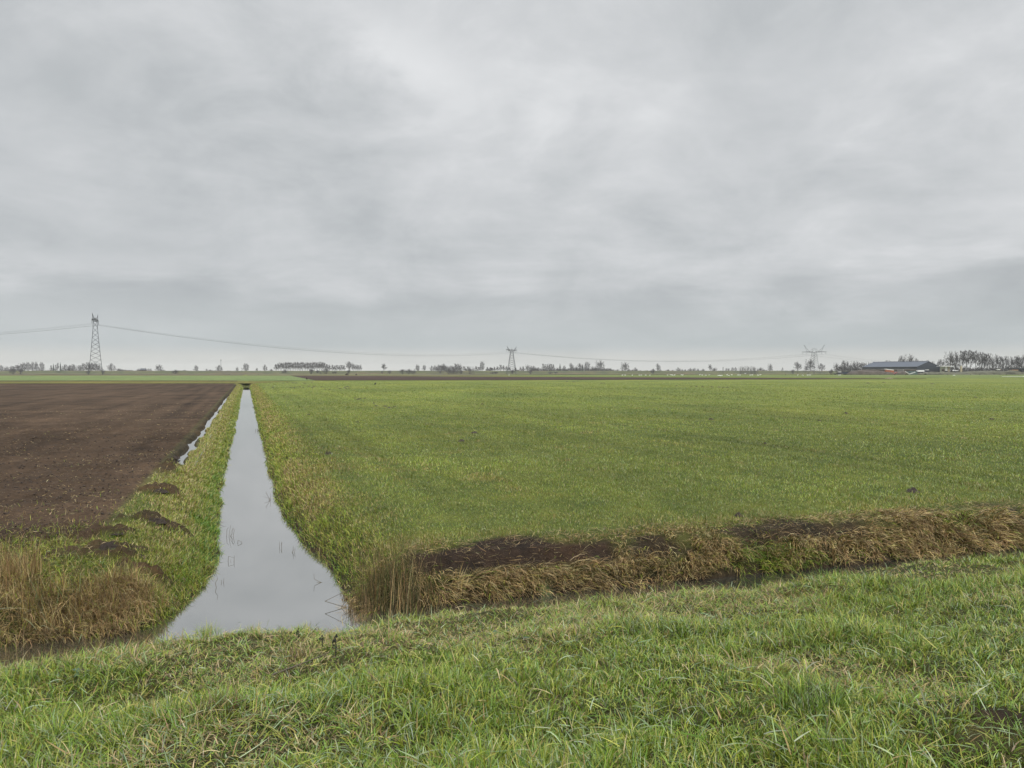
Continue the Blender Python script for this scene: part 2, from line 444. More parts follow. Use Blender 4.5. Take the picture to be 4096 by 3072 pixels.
def mud_mask(u, v):
    s, _, sc_ = water_dist(u, v)
    n = fbm(u * 0.7, v * 1.4, 4, 91)
    band = sst(0.30, 0.45, sc_) * sst(1.15, 0.85, sc_ + 0.5 * n)
    m1 = band * sst(2.3, 2.7, u) * sst(6.5, 6.1, u)
    m2 = band * sst(6.2, 6.8, u) * sst(12.5, 11.5, u) * sst(-0.25, -0.02, fbm(u * 1.3, v * 2.2, 3, 93))
    m3 = band * sst(13.5, 14.5, u) * sst(0.0, 0.15, fbm(u * 1.1, v * 2.0, 3, 97))
    x, y = xy(u, v)
    low = sst(4.6, 4.0, np.hypot(x, y)) * sst(0.05, 0.25, fbm(u * 1.1, v * 1.1, 3, 99)) * sst(0.2, 1.0, x)
    corner = np.exp(-(((x - 2.85) / 0.35) ** 2 + ((y - 4.0) / 0.20) ** 2))
    return np.clip(m1 + 0.9 * m2 + 0.8 * m3 + (0.35 * low + 1.2 * corner) * (v < 10), 0, 1)
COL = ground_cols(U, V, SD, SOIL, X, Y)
def grid_mesh(name, X, Y, Z, col, soil=None):
    r, c = X.shape
    idx = np.arange(r * c).reshape(r, c)
    f = np.stack([idx[:-1, :-1], idx[:-1, 1:], idx[1:, 1:], idx[1:, :-1]], -1).reshape(-1, 4)
    me = mesh_np(name, np.stack([X, Y, Z], -1).reshape(-1, 3), f, col.reshape(-1, 3), True)
    at = me.attributes.new('soil', 'FLOAT', 'POINT')
    at.data.foreach_set('value', (np.zeros(r * c) if soil is None else soil.ravel()).astype(np.float32))
    return me
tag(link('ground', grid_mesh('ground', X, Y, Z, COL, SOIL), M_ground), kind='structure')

# sheets of far fields laid a few centimetres proud of the ground
def field(name, poly, z, col, soil=0.0, nx=60, ny=8, zf=None):
    """poly: four corners, near-left, near-right, far-right, far-left"""
    a, b, c, d = [np.array(p, float) for p in poly]
    s = np.linspace(0, 1, nx)[None, :, None]; t = np.linspace(0, 1, ny)[:, None, None]
    P = (a * (1 - s) + b * s) * (1 - t) + (d * (1 - s) + c * s) * t
    X, Y = P[..., 0], P[..., 1]
    Zz = z + far_drop(Y) + (zf(X, Y) if zf else 0)
    col = np.broadcast_to(np.array(col), X.shape + (3,))
    return tag(link(name, grid_mesh(name, X, Y, Zz, col, np.full(X.shape, soil)), M_ground), kind='structure')
def gp(px, py): return ground_at(px, py, 0.0)
# rough grass beyond the soil field, then the pale meadow, the bare strip, the swan meadow
field('field_margin', [(-400, 177.5), (-64, 177.5), (-64, 215), (-400, 215)], 0.05, (0.10, 0.105, 0.032))
field('pale_meadow', [(-640, 220), gp(1262, 1523), gp(1162, 1503.4), (-760, 470)], 0.07, (0.105, 0.155, 0.062))
field('ploughed_strip', [gp(1262, 1522.5), gp(3705, 1516.2), gp(3705, 1515.2), gp(1163, 1503.2)], 0.10, (0.045, 0.031, 0.025), 0.6, 120, 10)
field('swan_meadow', [gp(2400, 1507), gp(4400, 1514.0), (760, 660), (-40, 600)], 0.06, (0.095, 0.135, 0.045), 0, 60, 10)
field('fallow_strip', [(-760, 500), gp(2420, 1504.5), (-40, 640), (-760, 640)], 0.03, (0.088, 0.092, 0.045), 0, 60, 8)
field('rough_land', [(-1400, 645), (380, 645), (700, 1262), (-1400, 1262)], 0.05, (0.062, 0.064, 0.036), 0, 60, 20, lambda x, y: 0.5 * fbm(x * .01, y * .02, 3, 5))
# dike along the horizon
def dike():
    xs = np.arange(-2300, 2301, 8.0); prof = np.array([(0, -0.15), (4, 0.3), (26, 5.2), (30, 5.75), (36, 5.75), (62, 0.2), (68, -0.2)])
    t = np.linspace(0, 6, 31); oy = np.interp(t, range(7), prof[:, 0]); oz = np.interp(t, range(7), prof[:, 1])
    XX, OY = np.meshgrid(xs, oy); OZ = np.repeat(oz[:, None], len(xs), 1)
    YY = 1268 + OY + 12 * np.sin(XX / 420.0)
    ZZ = -2 + OZ * (1 + 0.06 * fbm(XX * .01, OY * .02, 3, 4)) + 0.15 * fbm(XX * .06, OY * .1, 3, 6)
    w = (sst(8, 3, OY) + 0.6 * sst(0.05, 0.25, fbm(XX * .02, OY * .1, 3, 14)))[..., None]
    col = np.array([0.058, 0.072, 0.032]) * (1 - np.clip(w, 0, 1)) + np.array([0.085, 0.072, 0.045]) * np.clip(w, 0, 1)
    tag(link('embankment', grid_mesh('embankment', XX, YY, ZZ, col), M_ground), kind='structure')
dike()

# ------------------------------------------------------------------ water
def water():
    poly = [(-70, 9.0), (70, 9.0), (70, 13.2), (2.6, 13.2), (2.0, 189), (-2.0, 189), (-2.9, 13.2), (-70, 13.2)]
    me = bpy.data.meshes.new('water')
    me.from_pydata([(*xy(*p), WATER_Z) for p in poly], [], [(0, 1, 2, 3, 6, 7), (3, 4, 5, 6)]); me.update()
    tag(link('water', me, M_water), kind='structure')
    me = bpy.data.meshes.new('puddle')
    me.from_pydata([(*xy(u, v), PUDDLE_Z) for u, v in ((-2.75, 26.4), (-1.6, 26.4), (-1.6, 104), (-2.75, 104))], [], [(0, 1, 2, 3)]); me.update()
    tag(link('puddle_water', me, M_puddle), kind='structure')
water()

# ------------------------------------------------------------------ blades of grass
PAL = {
 'green': [(0.082, 0.140, 0.018), (0.118, 0.185, 0.026), (0.145, 0.210, 0.038), (0.052, 0.098, 0.014)],
 'yellow': [(0.215, 0.235, 0.048), (0.270, 0.275, 0.075), (0.170, 0.200, 0.034)],
 'pale': [(0.180, 0.225, 0.120), (0.260, 0.300, 0.190), (0.150, 0.200, 0.105)],  # pale grey-green blades, also whitish highlights on grass put into the colour
 'straw': [(0.300, 0.235, 0.115), (0.360, 0.300, 0.170), (0.240, 0.180, 0.080)],
 'rust': [(0.245, 0.170, 0.085), (0.310, 0.225, 0.122), (0.175, 0.118, 0.060)],
 'brown': [(0.120, 0.085, 0.048), (0.080, 0.058, 0.034), (0.160, 0.118, 0.070)],
  'dark': [(0.040, 0.050, 0.018), (0.060, 0.068, 0.024), (0.050, 0.040, 0.020)],
 'leaf': [(0.055, 0.130, 0.024), (0.080, 0.160, 0.032)],
}
PN = list(PAL)
def pick_cols(n, weights):
    """weights: dict name -> scalar or (n,) array"""
    w = np.stack([np.broadcast_to(np.asarray(weights.get(k, 0.0), float), (n,)) for k in PN], 1)
    w = np.clip(w, 0, None); w = w / w.sum(1, keepdims=True)
    cum = w.cumsum(1); r = rng.random((n, 1))
    ki = (r > cum).sum(1).clip(0, len(PN) - 1)
    out = np.empty((n, 3))
    for i, k in enumerate(PN):
        m = ki == i
        if m.any():
            p = np.array(PAL[k]); out[m] = p[rng.integers(0, len(p), m.sum())]
    out *= 1.12 * rng.uniform(0.62, 1.42, (n, 1)); out *= rng.uniform(0.93, 1.07, (n, 3))
    mu = out.mean(1, keepdims=True); out = np.clip(0.95 * (mu + (out - mu) * 1.14), 0.004, 1)
    return out
def blade_mesh(name, x, y, z, az, Ln, wd, th0, cur, cols, seg=3):
    n = len(x); k = seg + 1
    t = np.linspace(0, 1, k)[None, :]
    th = th0[:, None] + cur[:, None] * t
    dl = (Ln / seg)[:, None]
    thm = (th[:, 1:] + th[:, :-1]) / 2
    hx = np.concatenate([np.zeros((n, 1)), np.cumsum(np.sin(thm) * dl, 1)], 1)
    hz = np.concatenate([np.zeros((n, 1)), np.cumsum(np.cos(thm) * dl, 1)], 1)
    ca, sa = np.cos(az)[:, None], np.sin(az)[:, None]
    px = x[:, None] + hx * ca; py = y[:, None] + hx * sa; pz = z[:, None] + hz
    tw = (az + math.pi / 2 + rng.normal(0, 0.5, n))[:, None]
    wp = wd[:, None] * 0.5 * (1 - 0.93 * t ** 1.8) * np.where(t < .1, 0.8, 1)
    wx = np.cos(tw) * wp; wy = np.sin(tw) * wp
    wz = wp * rng.normal(0, 0.35, n)[:, None]
    A = np.stack([px - wx, py - wy, pz - wz], -1); B = np.stack([px + wx, py + wy, pz + wz], -1)
    vtx = np.stack([A, B], 2).reshape(n * k * 2, 3)
    b = (np.arange(n) * k * 2)[:, None] + (np.arange(seg) * 2)[None, :]
    f = np.stack([b, b + 1, b + 3, b + 2], -1).reshape(-1, 4)
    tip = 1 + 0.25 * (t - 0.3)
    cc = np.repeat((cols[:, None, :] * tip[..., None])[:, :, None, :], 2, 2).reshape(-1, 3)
    return mesh_np(name, vtx, f, np.clip(cc, 0, 1), False)
def polar(n, d0, d1, a0=-46, a1=46):
    az = np.radians(rng.uniform(a0, a1, n)); d = d0 * (d1 / d0) ** rng.random(n)
    return d * np.sin(az), d * np.cos(az)
def stuff(name, me, mat, label=None, cat='grass'):
    return tag(link(name, me, mat), label, cat, kind='stuff')

def verge():
    # tussocks: blades fanning out from shared roots, then loose blades between them
    nt_, per = 18500, 15
    tx, ty = polar(nt_, 1.9, 14.5, -66, 66)
    tz_s = rng.uniform(0.7, 1.35, nt_); td = rng.uniform(0, 2 * math.pi, nt_); tl = rng.uniform(0.0, 0.7, nt_)
    ti = np.repeat(np.arange(nt_), per)
    r = np.abs(rng.normal(0, 0.045, len(ti))) * tz_s[ti]; a = rng.uniform(0, 2 * math.pi, len(ti))
    x = np.concatenate([tx[ti] + r * np.cos(a), (lx := [np.concatenate(q) for q in zip(polar(170000, 1.9, 14.5, -66, 66), polar(110000, 5.0, 12.5, -50, 50))])[0]]); y = np.concatenate([ty[ti] + r * np.sin(a), lx[1]])
    n = len(x); k = len(ti)
    az = np.concatenate([a, rng.uniform(0, 2 * math.pi, n - k)])
    # part of each tussock is combed one way
    comb = np.concatenate([rng.random(k) < tl[ti], np.zeros(n - k, bool)])
    az = np.where(comb, np.concatenate([td[ti], np.zeros(n - k)]) + rng.normal(0, 0.5, n), az)
    u, v = uv(x, y)
    keep = (v < 9.75) & (rng.random(n) > 0.93 * mud_mask(u, v)) & (rng.random(n) < sst(10.3, 8.6, v) * 0.6 + 0.4)
    sc = np.concatenate([tz_s[ti], rng.uniform(0.6, 1.1, n - k)])
    thue = np.concatenate([rng.random(nt_)[ti], rng.random(n - k)])
    x, y, az, sc, u, v, thue = [q[keep] for q in (x, y, az, sc, u, v, thue)]; n = len(x)
    z = land(u, v)[0] - 0.01
    dry = sst(0.05, 0.42, fbm(u * 0.55 + 4, v * 0.9, 4, 201) + 0.30 * np.exp(-((v - 7.3) / 1.1) ** 2))
    pale_patch = sst(0.0, 0.4, fbm(u * 0.5, v * 0.5, 3, 205))  # noise patches with more pale blades, imitating highlights by colour
    lush = sst(-0.1, 0.35, fbm(u * 0.8, v * 0.8, 3, 209))
    Ln = rng.uniform(0.05, 0.165, n) * sc * (0.70 + 0.65 * lush) * (1 + 0.12 * sst(7.0, 8.0, v)) * 0.92
    d = np.hypot(x, y)
    wd = np.maximum(rng.uniform(0.0035, 0.0100, n), 0.0008 * d)
    W_ = dict(green=1.0 + 0.5 * (thue < 0.5), yellow=0.60 + 0.7 * (thue > 0.65), pale=0.12 + 0.28 * pale_patch, straw=0.09 + 0.65 * dry, rust=0.03 + 0.45 * dry * (thue > 0.4), brown=0.05 + 0.3 * dry)
    cols = pick_cols(n, W_)
    th0 = np.abs(rng.normal(0.35, 0.35, n)) + 0.35 * dry; cur = rng.uniform(0.2, 1.7, n)
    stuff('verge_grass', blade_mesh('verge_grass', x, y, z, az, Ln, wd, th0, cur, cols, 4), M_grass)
    # fallen, flattened leaves lying across the rest
    x, y = polar(9000, 2.2, 11, -66, 66); u, v = uv(x, y); k = v < 8.6; x, y, u, v = x[k], y[k], u[k], v[k]; n = len(x)
    dry = sst(0.0, 0.4, fbm(u * 0.55 + 4, v * 0.9, 4, 201))
    cols = pick_cols(n, dict(pale=2.2, straw=0.25 + .8 * dry, yellow=0.9, green=1.2, rust=0.03 + dry * .5))
    stuff('fallen_leaves', blade_mesh('fallen_leaves', x, y, land(u, v)[0] + rng.uniform(0.03, 0.10, n), rng.uniform(0, 6.28, n), rng.uniform(0.08, 0.20, n), rng.uniform(0.004, 0.009, n),
          rng.uniform(1.0, 1.5, n), rng.uniform(-0.2, 1.2, n), cols, 4), M_grass)
verge()

def pasture():
    n = 560000
    x, y = polar(n, 12.5, 235, -26, 49); u, v = uv(x, y); s, _, sc_ = water_dist(u, v)
    d = np.hypot(x, y)
    keep = (u > 1.3) & (v > 12) & (s > 0.6) & (rng.random(n) > mud_mask(u, v)) & (y < 216) & (rng.random(n) < sst(260, 70, d) + .1) & (rng.random(n) < sst(1.3, 2.0, u))
    x, y, u, v, d, s, sc_ = [q[keep] for q in (x, y, u, v, d, s, sc_)]; n = len(x)
    z = land(u, v)[0]
    p1 = fbm(u * 0.30, v * 0.30, 4, 301); p2 = fbm(u * 0.09, v * 0.09, 3, 305); p3 = fbm(u * 1.1, v * 1.1, 3, 309)
    edge = sst(2.8, 0.8, sc_) + sst(3.8, 1.6, u) * sst(60, 20, v) * 0.8
    dry = np.clip(sst(0.18, 0.5, p1 + 0.5 * p3) * sst(45, 14, d) + 0.9 * sst(0.40, 0.55, fbm(u * 0.8 + 9, v * 0.5, 3, 331)) + edge * sst(-0.3, 0.3, p3), 0, 1)
    row_ = vn(u * 0.9, v * 0.03, 321) + 0.6 * vn(u * 3.1, v * 0.05, 323); blot = fbm(x * 0.12, y * 0.5 / (1 + y * .03), 3, 327)
    W_ = dict(green=1.0, yellow=0.6 * np.clip(row_ + 0.3, 0, 1.5) + 0.34 + 1.2 * np.clip(p2 + 0.2, 0, 1), pale=0.10 + 0.22 * (p1 < -0.15), straw=0.17 + 0.8 * dry, rust=0.03 + 0.35 * dry, brown=0.06 + 0.2 * dry)
    cols = pick_cols(n, W_)
    cols = cols * 0.6 + 0.4 * cols.mean(0) * (1 - 0.4 * dry[:, None] * np.array([-.6, .5, .3]))
    tram = np.exp(-(((np.mod(u + 4, 15.0) - 7.5) ** 2 - 0.81) / 0.55) ** 2)
    cols = cols * (1 + 0.40 * row_ + 0.45 * blot - 0.22 * tram)[:, None]
    lod = np.clip(d / 14, 1, 4)
    Ln = rng.uniform(0.03, 0.070, n) * (1 + 0.35 * p3 * 2) * (1 + 0.4 * edge) * np.minimum(lod, 1.5) * 0.9
    wd = np.maximum(rng.uniform(0.005, 0.009, n), 0.0007 * d)
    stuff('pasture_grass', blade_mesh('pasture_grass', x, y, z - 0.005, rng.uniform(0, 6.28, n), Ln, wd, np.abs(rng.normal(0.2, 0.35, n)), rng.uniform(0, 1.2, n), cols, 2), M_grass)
pasture()

def bank_right():
    # dry grass combed down over the bank of the cross ditch
    nt_, per = 3000, 22
    tu = rng.uniform(1.2, 22, nt_); ts = rng.uniform(0.0, 1.25, nt_)
    ta = math.radians(-90) + TH + 2.0 * vn(tu * 0.9, ts * 0.8, 409) + rng.normal(0, 0.45, nt_)
    tL = rng.uniform(0.20, 0.46, nt_); tb = rng.uniform(0.5, 1.5, nt_); tc_ = rng.uniform(0.9, 2.1, nt_)
    tk = vn(tu * 0.9, ts * 2.0, 413) + rng.normal(0, 0.12, nt_)
    i = np.repeat(np.arange(nt_), per); n = len(i)
    u = tu[i] + rng.normal(0, 0.07, n); sc0 = ts[i] + rng.normal(0, 0.05, n)
    ve = 11.50 - 0.042 * np.maximum(u, 0); v = ve + sc0
    m = mud_mask(u, v); p = fbm(u * 0.6, v * 1.0, 3, 401)
    keep = (rng.random(n) > 0.97 * m) & (rng.random(n) < sst(1.35, 0.7, sc0 + 0.8 * p))
    keep &= ~((u < 12.8) & (u > 2.2) & (sc0 > 0.55) & (rng.random(n) < 0.75))
    i, u, v, sc0, p = i[keep], u[keep], v[keep], sc0[keep], p[keep]; n = len(u)
    x, y = xy(u, v); z = land(u, v)[0]
    greeny = np.clip(sst(0.18, 0.35, tk[i] - 0.08) + 0.5 * sst(0.0, -0.1, sc0), 0, 1)
    up = sst(0.45, 0.95, sc0)
    Ln = tL[i] * rng.uniform(0.6, 1.1, n) * (1 - 0.6 * up) * 0.85
    cols = pick_cols(n, dict(rust=1.0 * (1 - greeny) + 0.1, straw=1.1 * (1 - greeny) + 0.2, brown=0.32, yellow=0.15 + 0.5 * greeny, green=0.05 + 1.2 * greeny)) * tb[i][:, None]
    d = np.hypot(x, y)
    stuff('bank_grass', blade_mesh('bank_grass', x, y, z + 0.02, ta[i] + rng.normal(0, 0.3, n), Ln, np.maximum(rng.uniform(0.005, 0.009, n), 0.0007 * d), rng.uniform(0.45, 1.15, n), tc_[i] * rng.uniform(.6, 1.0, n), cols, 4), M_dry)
    # litter on the mud
    n = 5000
    u = rng.uniform(2.5, 18, n); sc0 = rng.uniform(0.2, 1.3, n); v = 11.5 - 0.042 * u + sc0; x, y = xy(u, v)
    cols = pick_cols(n, dict(straw=1, brown=1.2, rust=.5, green=.2))
    stuff('bank_litter', blade_mesh('bank_litter', x, y, land(u, v)[0] + 0.02, rng.uniform(0, 6.28, n), rng.uniform(0.05, 0.25, n), np.full(n, 0.007), rng.uniform(1.2, 1.6, n), rng.uniform(-.3, .3, n), cols, 2), M_dry)
bank_right()

def bank_left():
    nt_, per = 5600, 24
    tu = -0.5 - 9 * rng.random(nt_) ** 1.3; tv = rng.uniform(11.4, 16.0, nt_)
    ta = math.radians(-80) + TH + 2.4 * vn(tu * 0.8, tv * 0.8, 437) + rng.normal(0, 0.5, nt_)
    loose = rng.random(nt_) < 0.3
    tL = rng.uniform(0.55, 1.2, nt_); tb = rng.uniform(0.5, 1.45, nt_); tk = vn(tu * 1.3, tv * 1.6, 439) + rng.normal(0, .1, nt_)
    i = np.repeat(np.arange(nt_), per); n = len(i)
    u = tu[i] + rng.normal(0, 0.07, n); v = tv[i] + rng.normal(0, 0.07, n)
    s = water_dist(u, v)[0]; p = fbm(u * 0.6, v * 0.8, 3, 431)
    tall = sst(-1.1, -1.9, u + 0.6 * p) * sst(13.5, 12.6, v + 0.7 * p + 0.45 * np.clip(u + 3.2, -2, 1))
    dens = np.clip(tall + 0.6 * sst(15.6, 12.9, v + 2.0 * p), 0, 1)
    keep = (s > -0.03) & (rng.random(n) < dens) & (rng.random(n) > 0.94 * bare(u, v))
    i, u, v, s, p, tall = [q[keep] for q in (i, u, v, s, p, tall)]; n = len(u)
    tall = tall * (1 - 0.75 * sst(0.30, 0.48, tk[i]))
    x, y = xy(u, v); z = land(u, v)[0]
    az = np.where(loose[i], rng.uniform(0, 6.28, n), ta[i] + rng.normal(0, 0.35, n))
    Ln = (rng.uniform(0.10, 0.20, n) * (1 - tall) + rng.uniform(0.24, 0.48, n) * tall) * tL[i]
    g = 1 - tall
    cols = pick_cols(n, dict(rust=1.1 * tall + 0.12, straw=0.35 + 0.7 * tall, brown=0.55 * tall + 0.15, yellow=0.12 + 1.0 * g, green=0.03 + 0.6 * g + (u > -1.4) * 0.4, pale=0.12 * g)) * tb[i][:, None]
    th0 = np.where(loose[i], np.abs(rng.normal(0.2, 0.3, n)), rng.uniform(0.2, 0.9, n)); cur = np.where(loose[i], rng.uniform(0.2, 1.2, n), rng.uniform(1.0, 2.3, n))
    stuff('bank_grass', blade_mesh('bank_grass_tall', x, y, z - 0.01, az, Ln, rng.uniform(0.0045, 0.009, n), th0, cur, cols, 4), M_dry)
bank_left()

def ditch_banks():
    for side, n in ((1, 140000), (-1, 150000)):
        v = 11.6 * (186 / 11.6) ** rng.random(n)
        if side > 0: u = rng.uniform(0.6, 3.3, n)
        else: u = rng.uniform(-2.5, -0.4, n)
        s = water_dist(u, v)[0]
        keep = (s > -0.02) & (rng.random(n) < 0.45 + sst(0.05, 0.2, s)) & ((side < 0) | (rng.random(n) < sst(2.9, 1.2, u - 0.5 * (v < 18)))) & ((v < 27) | (u > -1.95 + 0.08 * np.sin(v)) | (side > 0))
        if side < 0: keep &= (v > 13.5) & (rng.random(n) > 0.94 * bare(u, v)) & (rng.random(n) < 1 - 0.75 * sst(-1.7, -2.3, u + 0.5 * fbm(u * .9, v * .9, 3, 617)) * (v < 27))
        else: keep &= (v > 12.0) | (u < 1.9)
        u, v, s = u[keep], v[keep], s[keep]; n = len(u)
        x, y = xy(u, v); z = land(u, v)[0]; d = np.hypot(x, y)
        p = fbm(u * 0.8, v * 0.5, 3, 451 + side); tf = vn(u * 2.5, v * 2.0, 457)
        edge = sst(0.30, 0.05, s)
        if side > 0:
            tan = sst(0.1, 0.5, s) * sst(2.2, 1.0, s) * sst(-0.35, 0.25, p + 0.15)
            W_ = dict(rust=0.45 * tan, straw=0.75 * tan + 0.12, brown=0.06 + 0.35 * edge, yellow=0.75, green=0.5 + 0.5 * edge * (p > 0), leaf=0.1 * edge)
            az = math.radians(180) + TH + rng.normal(0, 1.3, n)
        else:
            top = sst(0.25, 0.7, s)
            W_ = dict(rust=0.22 * top * (p > 0), straw=1.0 * top + 0.12, brown=0.10, yellow=0.9 + 0.4 * top, green=0.5 + 0.2 * (1 - top), leaf=0.7 * (1 - top) * (p > -0.05) * (v < 30))
            az = TH + rng.normal(0, 1.4, n)
        cols = pick_cols(n, W_)
        lod = np.clip(d / 16, 1, 5)
        Ln = rng.uniform(0.06, 0.18, n) * (1 + 0.6 * tf) * np.minimum(lod, 1.25) * (1 - (0.55 if side > 0 else 0.35) * sst(0.3, 0.9, s))
        wd = np.maximum(rng.uniform(0.0045, 0.008, n), 0.0007 * d)
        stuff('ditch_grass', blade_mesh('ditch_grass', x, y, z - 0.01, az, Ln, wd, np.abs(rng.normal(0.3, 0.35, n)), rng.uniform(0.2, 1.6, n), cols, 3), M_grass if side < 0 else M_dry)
ditch_banks()

def stubble():
    n = 150000
    x, y = polar(n, 12.5, 75, -52, -14); u, v = uv(x, y); d = np.hypot(x, y)
    p = fbm(u * 0.7, v * 0.7, 4, 471)
    green = sst(21.0, 13.5, v + 4.5 * p + 0.5 * np.clip(-u - 4, -1, 6)) * .40
    keep = (u < -2.45) & (v > 13.2) & ((rng.random(n) < 0.26 * sst(-.3, .3, p)) | (rng.random(n) < 0.8 * green)) & (rng.random(n) < sst(95, 20, d) + .1)
    x, y, u, v, d, green = [q[keep] for q in (x, y, u, v, d, green)]; n = len(x)
    g = rng.random(n) < green
    cols = pick_cols(n, dict(straw=np.where(g, 0.5, 1.0), brown=np.where(g, 0.3, 0.8), rust=0.2, yellow=np.where(g, 1.1, 0.1), green=np.where(g, 0.7, 0.03)))
    stuff('stubble', blade_mesh('stubble', x, y, land(u, v)[0] + 0.004, rng.uniform(0, 6.28, n), np.where(g, rng.uniform(0.05, 0.15, n), rng.uniform(0.03, 0.11, n)), np.maximum(rng.uniform(0.004, 0.007, n), 0.0006 * d),
          np.where(g, rng.uniform(0, 1.0, n), rng.uniform(1.1, 1.6, n)), rng.uniform(-0.2, 1.0, n), cols, 2), M_dry)
    # small clods lying on the ploughed soil
    n = 5000
    x, y = polar(n, 14, 40, -44, -16); u, v = uv(x, y); d = np.hypot(x, y)
    k = (u < -2.5) & (v > 15) ; x, y, u, v, d = [q[k] for q in (x, y, u, v, d)]; n = len(x)
    r = rng.uniform(0.008, 0.028, n) * np.clip(d / 18, 1, 1.5); z = land(u, v)[0]
    oct_ = np.array([(1, 0, 0), (0, 1, 0), (-1, 0, 0), (0, -1, 0), (0, 0, .7), (0, 0, -.7)])
    of = np.array([(0, 1, 4), (1, 2, 4), (2, 3, 4), (3, 0, 4), (1, 0, 5), (2, 1, 5), (3, 2, 5), (0, 3, 5)])
    jit = oct_[None] * rng.uniform(0.6, 1.35, (n, 6, 1)); a = rng.uniform(0, 6.28, n)
    R = np.stack([np.cos(a), np.sin(a)], 1)
    vx = (jit[..., 0] * R[:, 0:1] - jit[..., 1] * R[:, 1:2]) * r[:, None] + x[:, None]
    vy = (jit[..., 0] * R[:, 1:2] + jit[..., 1] * R[:, 0:1]) * r[:, None] + y[:, None]
    vz = jit[..., 2] * r[:, None] + z[:, None] + r[:, None] * 0.3
    f = (np.arange(n) * 6)[:, None, None] + of[None]
    stuff('soil_clods', mesh_np('soil_clods', np.stack([vx, vy, vz], -1).reshape(-1, 3), f.reshape(-1, 3)), M_soil, None, 'soil')
stubble()

# ------------------------------------------------------------------ single plants
def clump(name, px, py, z0, n, rad, Lr, wr, pal, label, cat, lean=0.25, curl=0.8, azc=None, azs=0.9, mat=None, group=None, seg=5, sx=1.0, uprad=None):
    x0, y0, z0 = hit(px, py)
    a = rng.uniform(0, 6.28, n); r = rad * np.sqrt(rng.random(n))
    x = x0 + r * np.cos(a) * sx; y = y0 + r * np.sin(a); u, v = uv(x, y)
    z = np.maximum(land(u, v)[0], WATER_Z - 0.05)
    az = rng.uniform(0, 6.28, n) if azc is None else azc + rng.normal(0, azs, n)
    me = blade_mesh(name, x - x0, y - y0, z - z.min() - 0.02, az, rng.uniform(*Lr, n), rng.uniform(*wr, n), np.abs(rng.normal(0, lean, n)), rng.uniform(0, 1, n) * curl, pick_cols(n, pal), seg)
    o = link(name, me, mat or M_dry); o.location = (x0, y0, float(z.min()))
    return tag(o, label, cat, group)
DN = math.radians(-90) + TH
clump('rush_clump', 1560, 2425, -0.62, 620, 0.33, (0.3, 1.0), (0.0045, 0.008), dict(dark=3.6, brown=0.7, rust=0.9, straw=0.25), 'tall dark rush clump standing in the water where the two ditches meet', 'rushes', 0.16, 0.35, sx=1.5)
clump('rush_clump', 1690, 2395, -0.55, 240, 0.34, (0.25, 0.66), (0.0045, 0.008), dict(dark=3, brown=0.8, rust=0.5), 'shorter rush clump to the right of the tall dark rushes, against the muddy bank', 'rushes', 0.2, 0.5, sx=1.5)
clump('rush_clump', 1455, 2440, -0.66, 200, 0.28, (0.2, 0.5), (0.0045, 0.008), dict(rust=1.3, brown=1.6, dark=1.0), 'rusty brown rush clump on the tip of the bank, left of the dark rushes', 'rushes', 0.3, 0.7)
clump('reed_leaves', 1835, 2365, -0.45, 26, 0.10, (0.25, 0.42), (0.016, 0.028), dict(straw=1), 'pale broad dead reed leaves leaning out below the black mud patch', 'reeds', 0.5, 0.5, azc=math.radians(20), azs=0.4)
clump('reed_clump', 40, 2330, 0.0, 520, 0.42, (0.25, 0.62), (0.005, 0.009), dict(rust=2, brown=1, straw=0.8), 'tall rust brown reeds standing at the far left on the ditch bank', 'reeds', 0.15, 0.45)
clump('reed_clump', 210, 2450, -0.2, 260, 0.42, (0.30, 0.70), (0.008, 0.018), dict(straw=2.0, brown=1.2, pale=0.5), 'pale grey collapsed reeds lying down the left ditch bank', 'reeds', 0.9, 0.9, azc=DN, azs=0.45, sx=1.4)
clump('reed_clump', 480, 2400, -0.1, 420, 0.45, (0.25, 0.50), (0.005, 0.010), dict(rust=2, straw=0.8, brown=1), 'bushy red brown grass hanging over the left bank beside the pale reeds', 'reeds', 0.4, 1.2, azc=DN, azs=1.0, sx=1.4)
clump('nettle_patch', 820, 2100, -0.25, 500, 0.35, (0.06, 0.14), (0.018, 0.034), dict(leaf=3, green=1), 'bright green leafy weeds spilling down the bank to the narrow ditch', 'weeds', 0.6, 1.0, mat=M_grass, seg=3)
clump('nettle_patch', 845, 1960, -0.15, 300, 0.40, (0.06, 0.13), (0.018, 0.03), dict(leaf=2, green=1), 'smaller green leafy weeds farther along the same ditch bank', 'weeds', 0.6, 1.0, mat=M_grass, seg=3)
def tuft(px, py, z, n, L_, pal, label, lean=0.35, rad=0.09, wr=(0.004, 0.008), curl=1.1, name='grass_tuft'):
    return clump(name, px, py, z, n, rad, L_, wr, pal, label, 'grass tuft', lean, curl, mat=M_grass)
G_ = dict(green=2, pale=0.5, yellow=0.4)
tuft(3240, 2830, 0.75, 420, (0.10, 0.24), dict(green=3, dark=1.2, pale=0.6), 'dark lush grass tussock in the right foreground', 0.6, 0.2)
tuft(2180, 2375, 0.28, 160, (0.12, 0.22), dict(green=1, pale=2), 'pale blue green grass tuft on the near edge of the cross ditch', 0.3)
tuft(1205, 2530, 0.30, 150, (0.12, 0.24), dict(yellow=2, green=1), 'yellow green tuft bulging over the water on the near bank', 0.5, 0.12)
tuft(1010, 2525, 0.30, 130, (0.12, 0.22), dict(yellow=1.5, green=1, straw=.4), 'low grass tuft at the near bank where the left dark water ends', 0.5, 0.12)
tuft(830, 2530, 0.32, 220, (0.12, 0.26), dict(yellow=1.5, green=1.5, straw=.4), 'rounded grass mound in front of the open water', 0.55, 0.15)
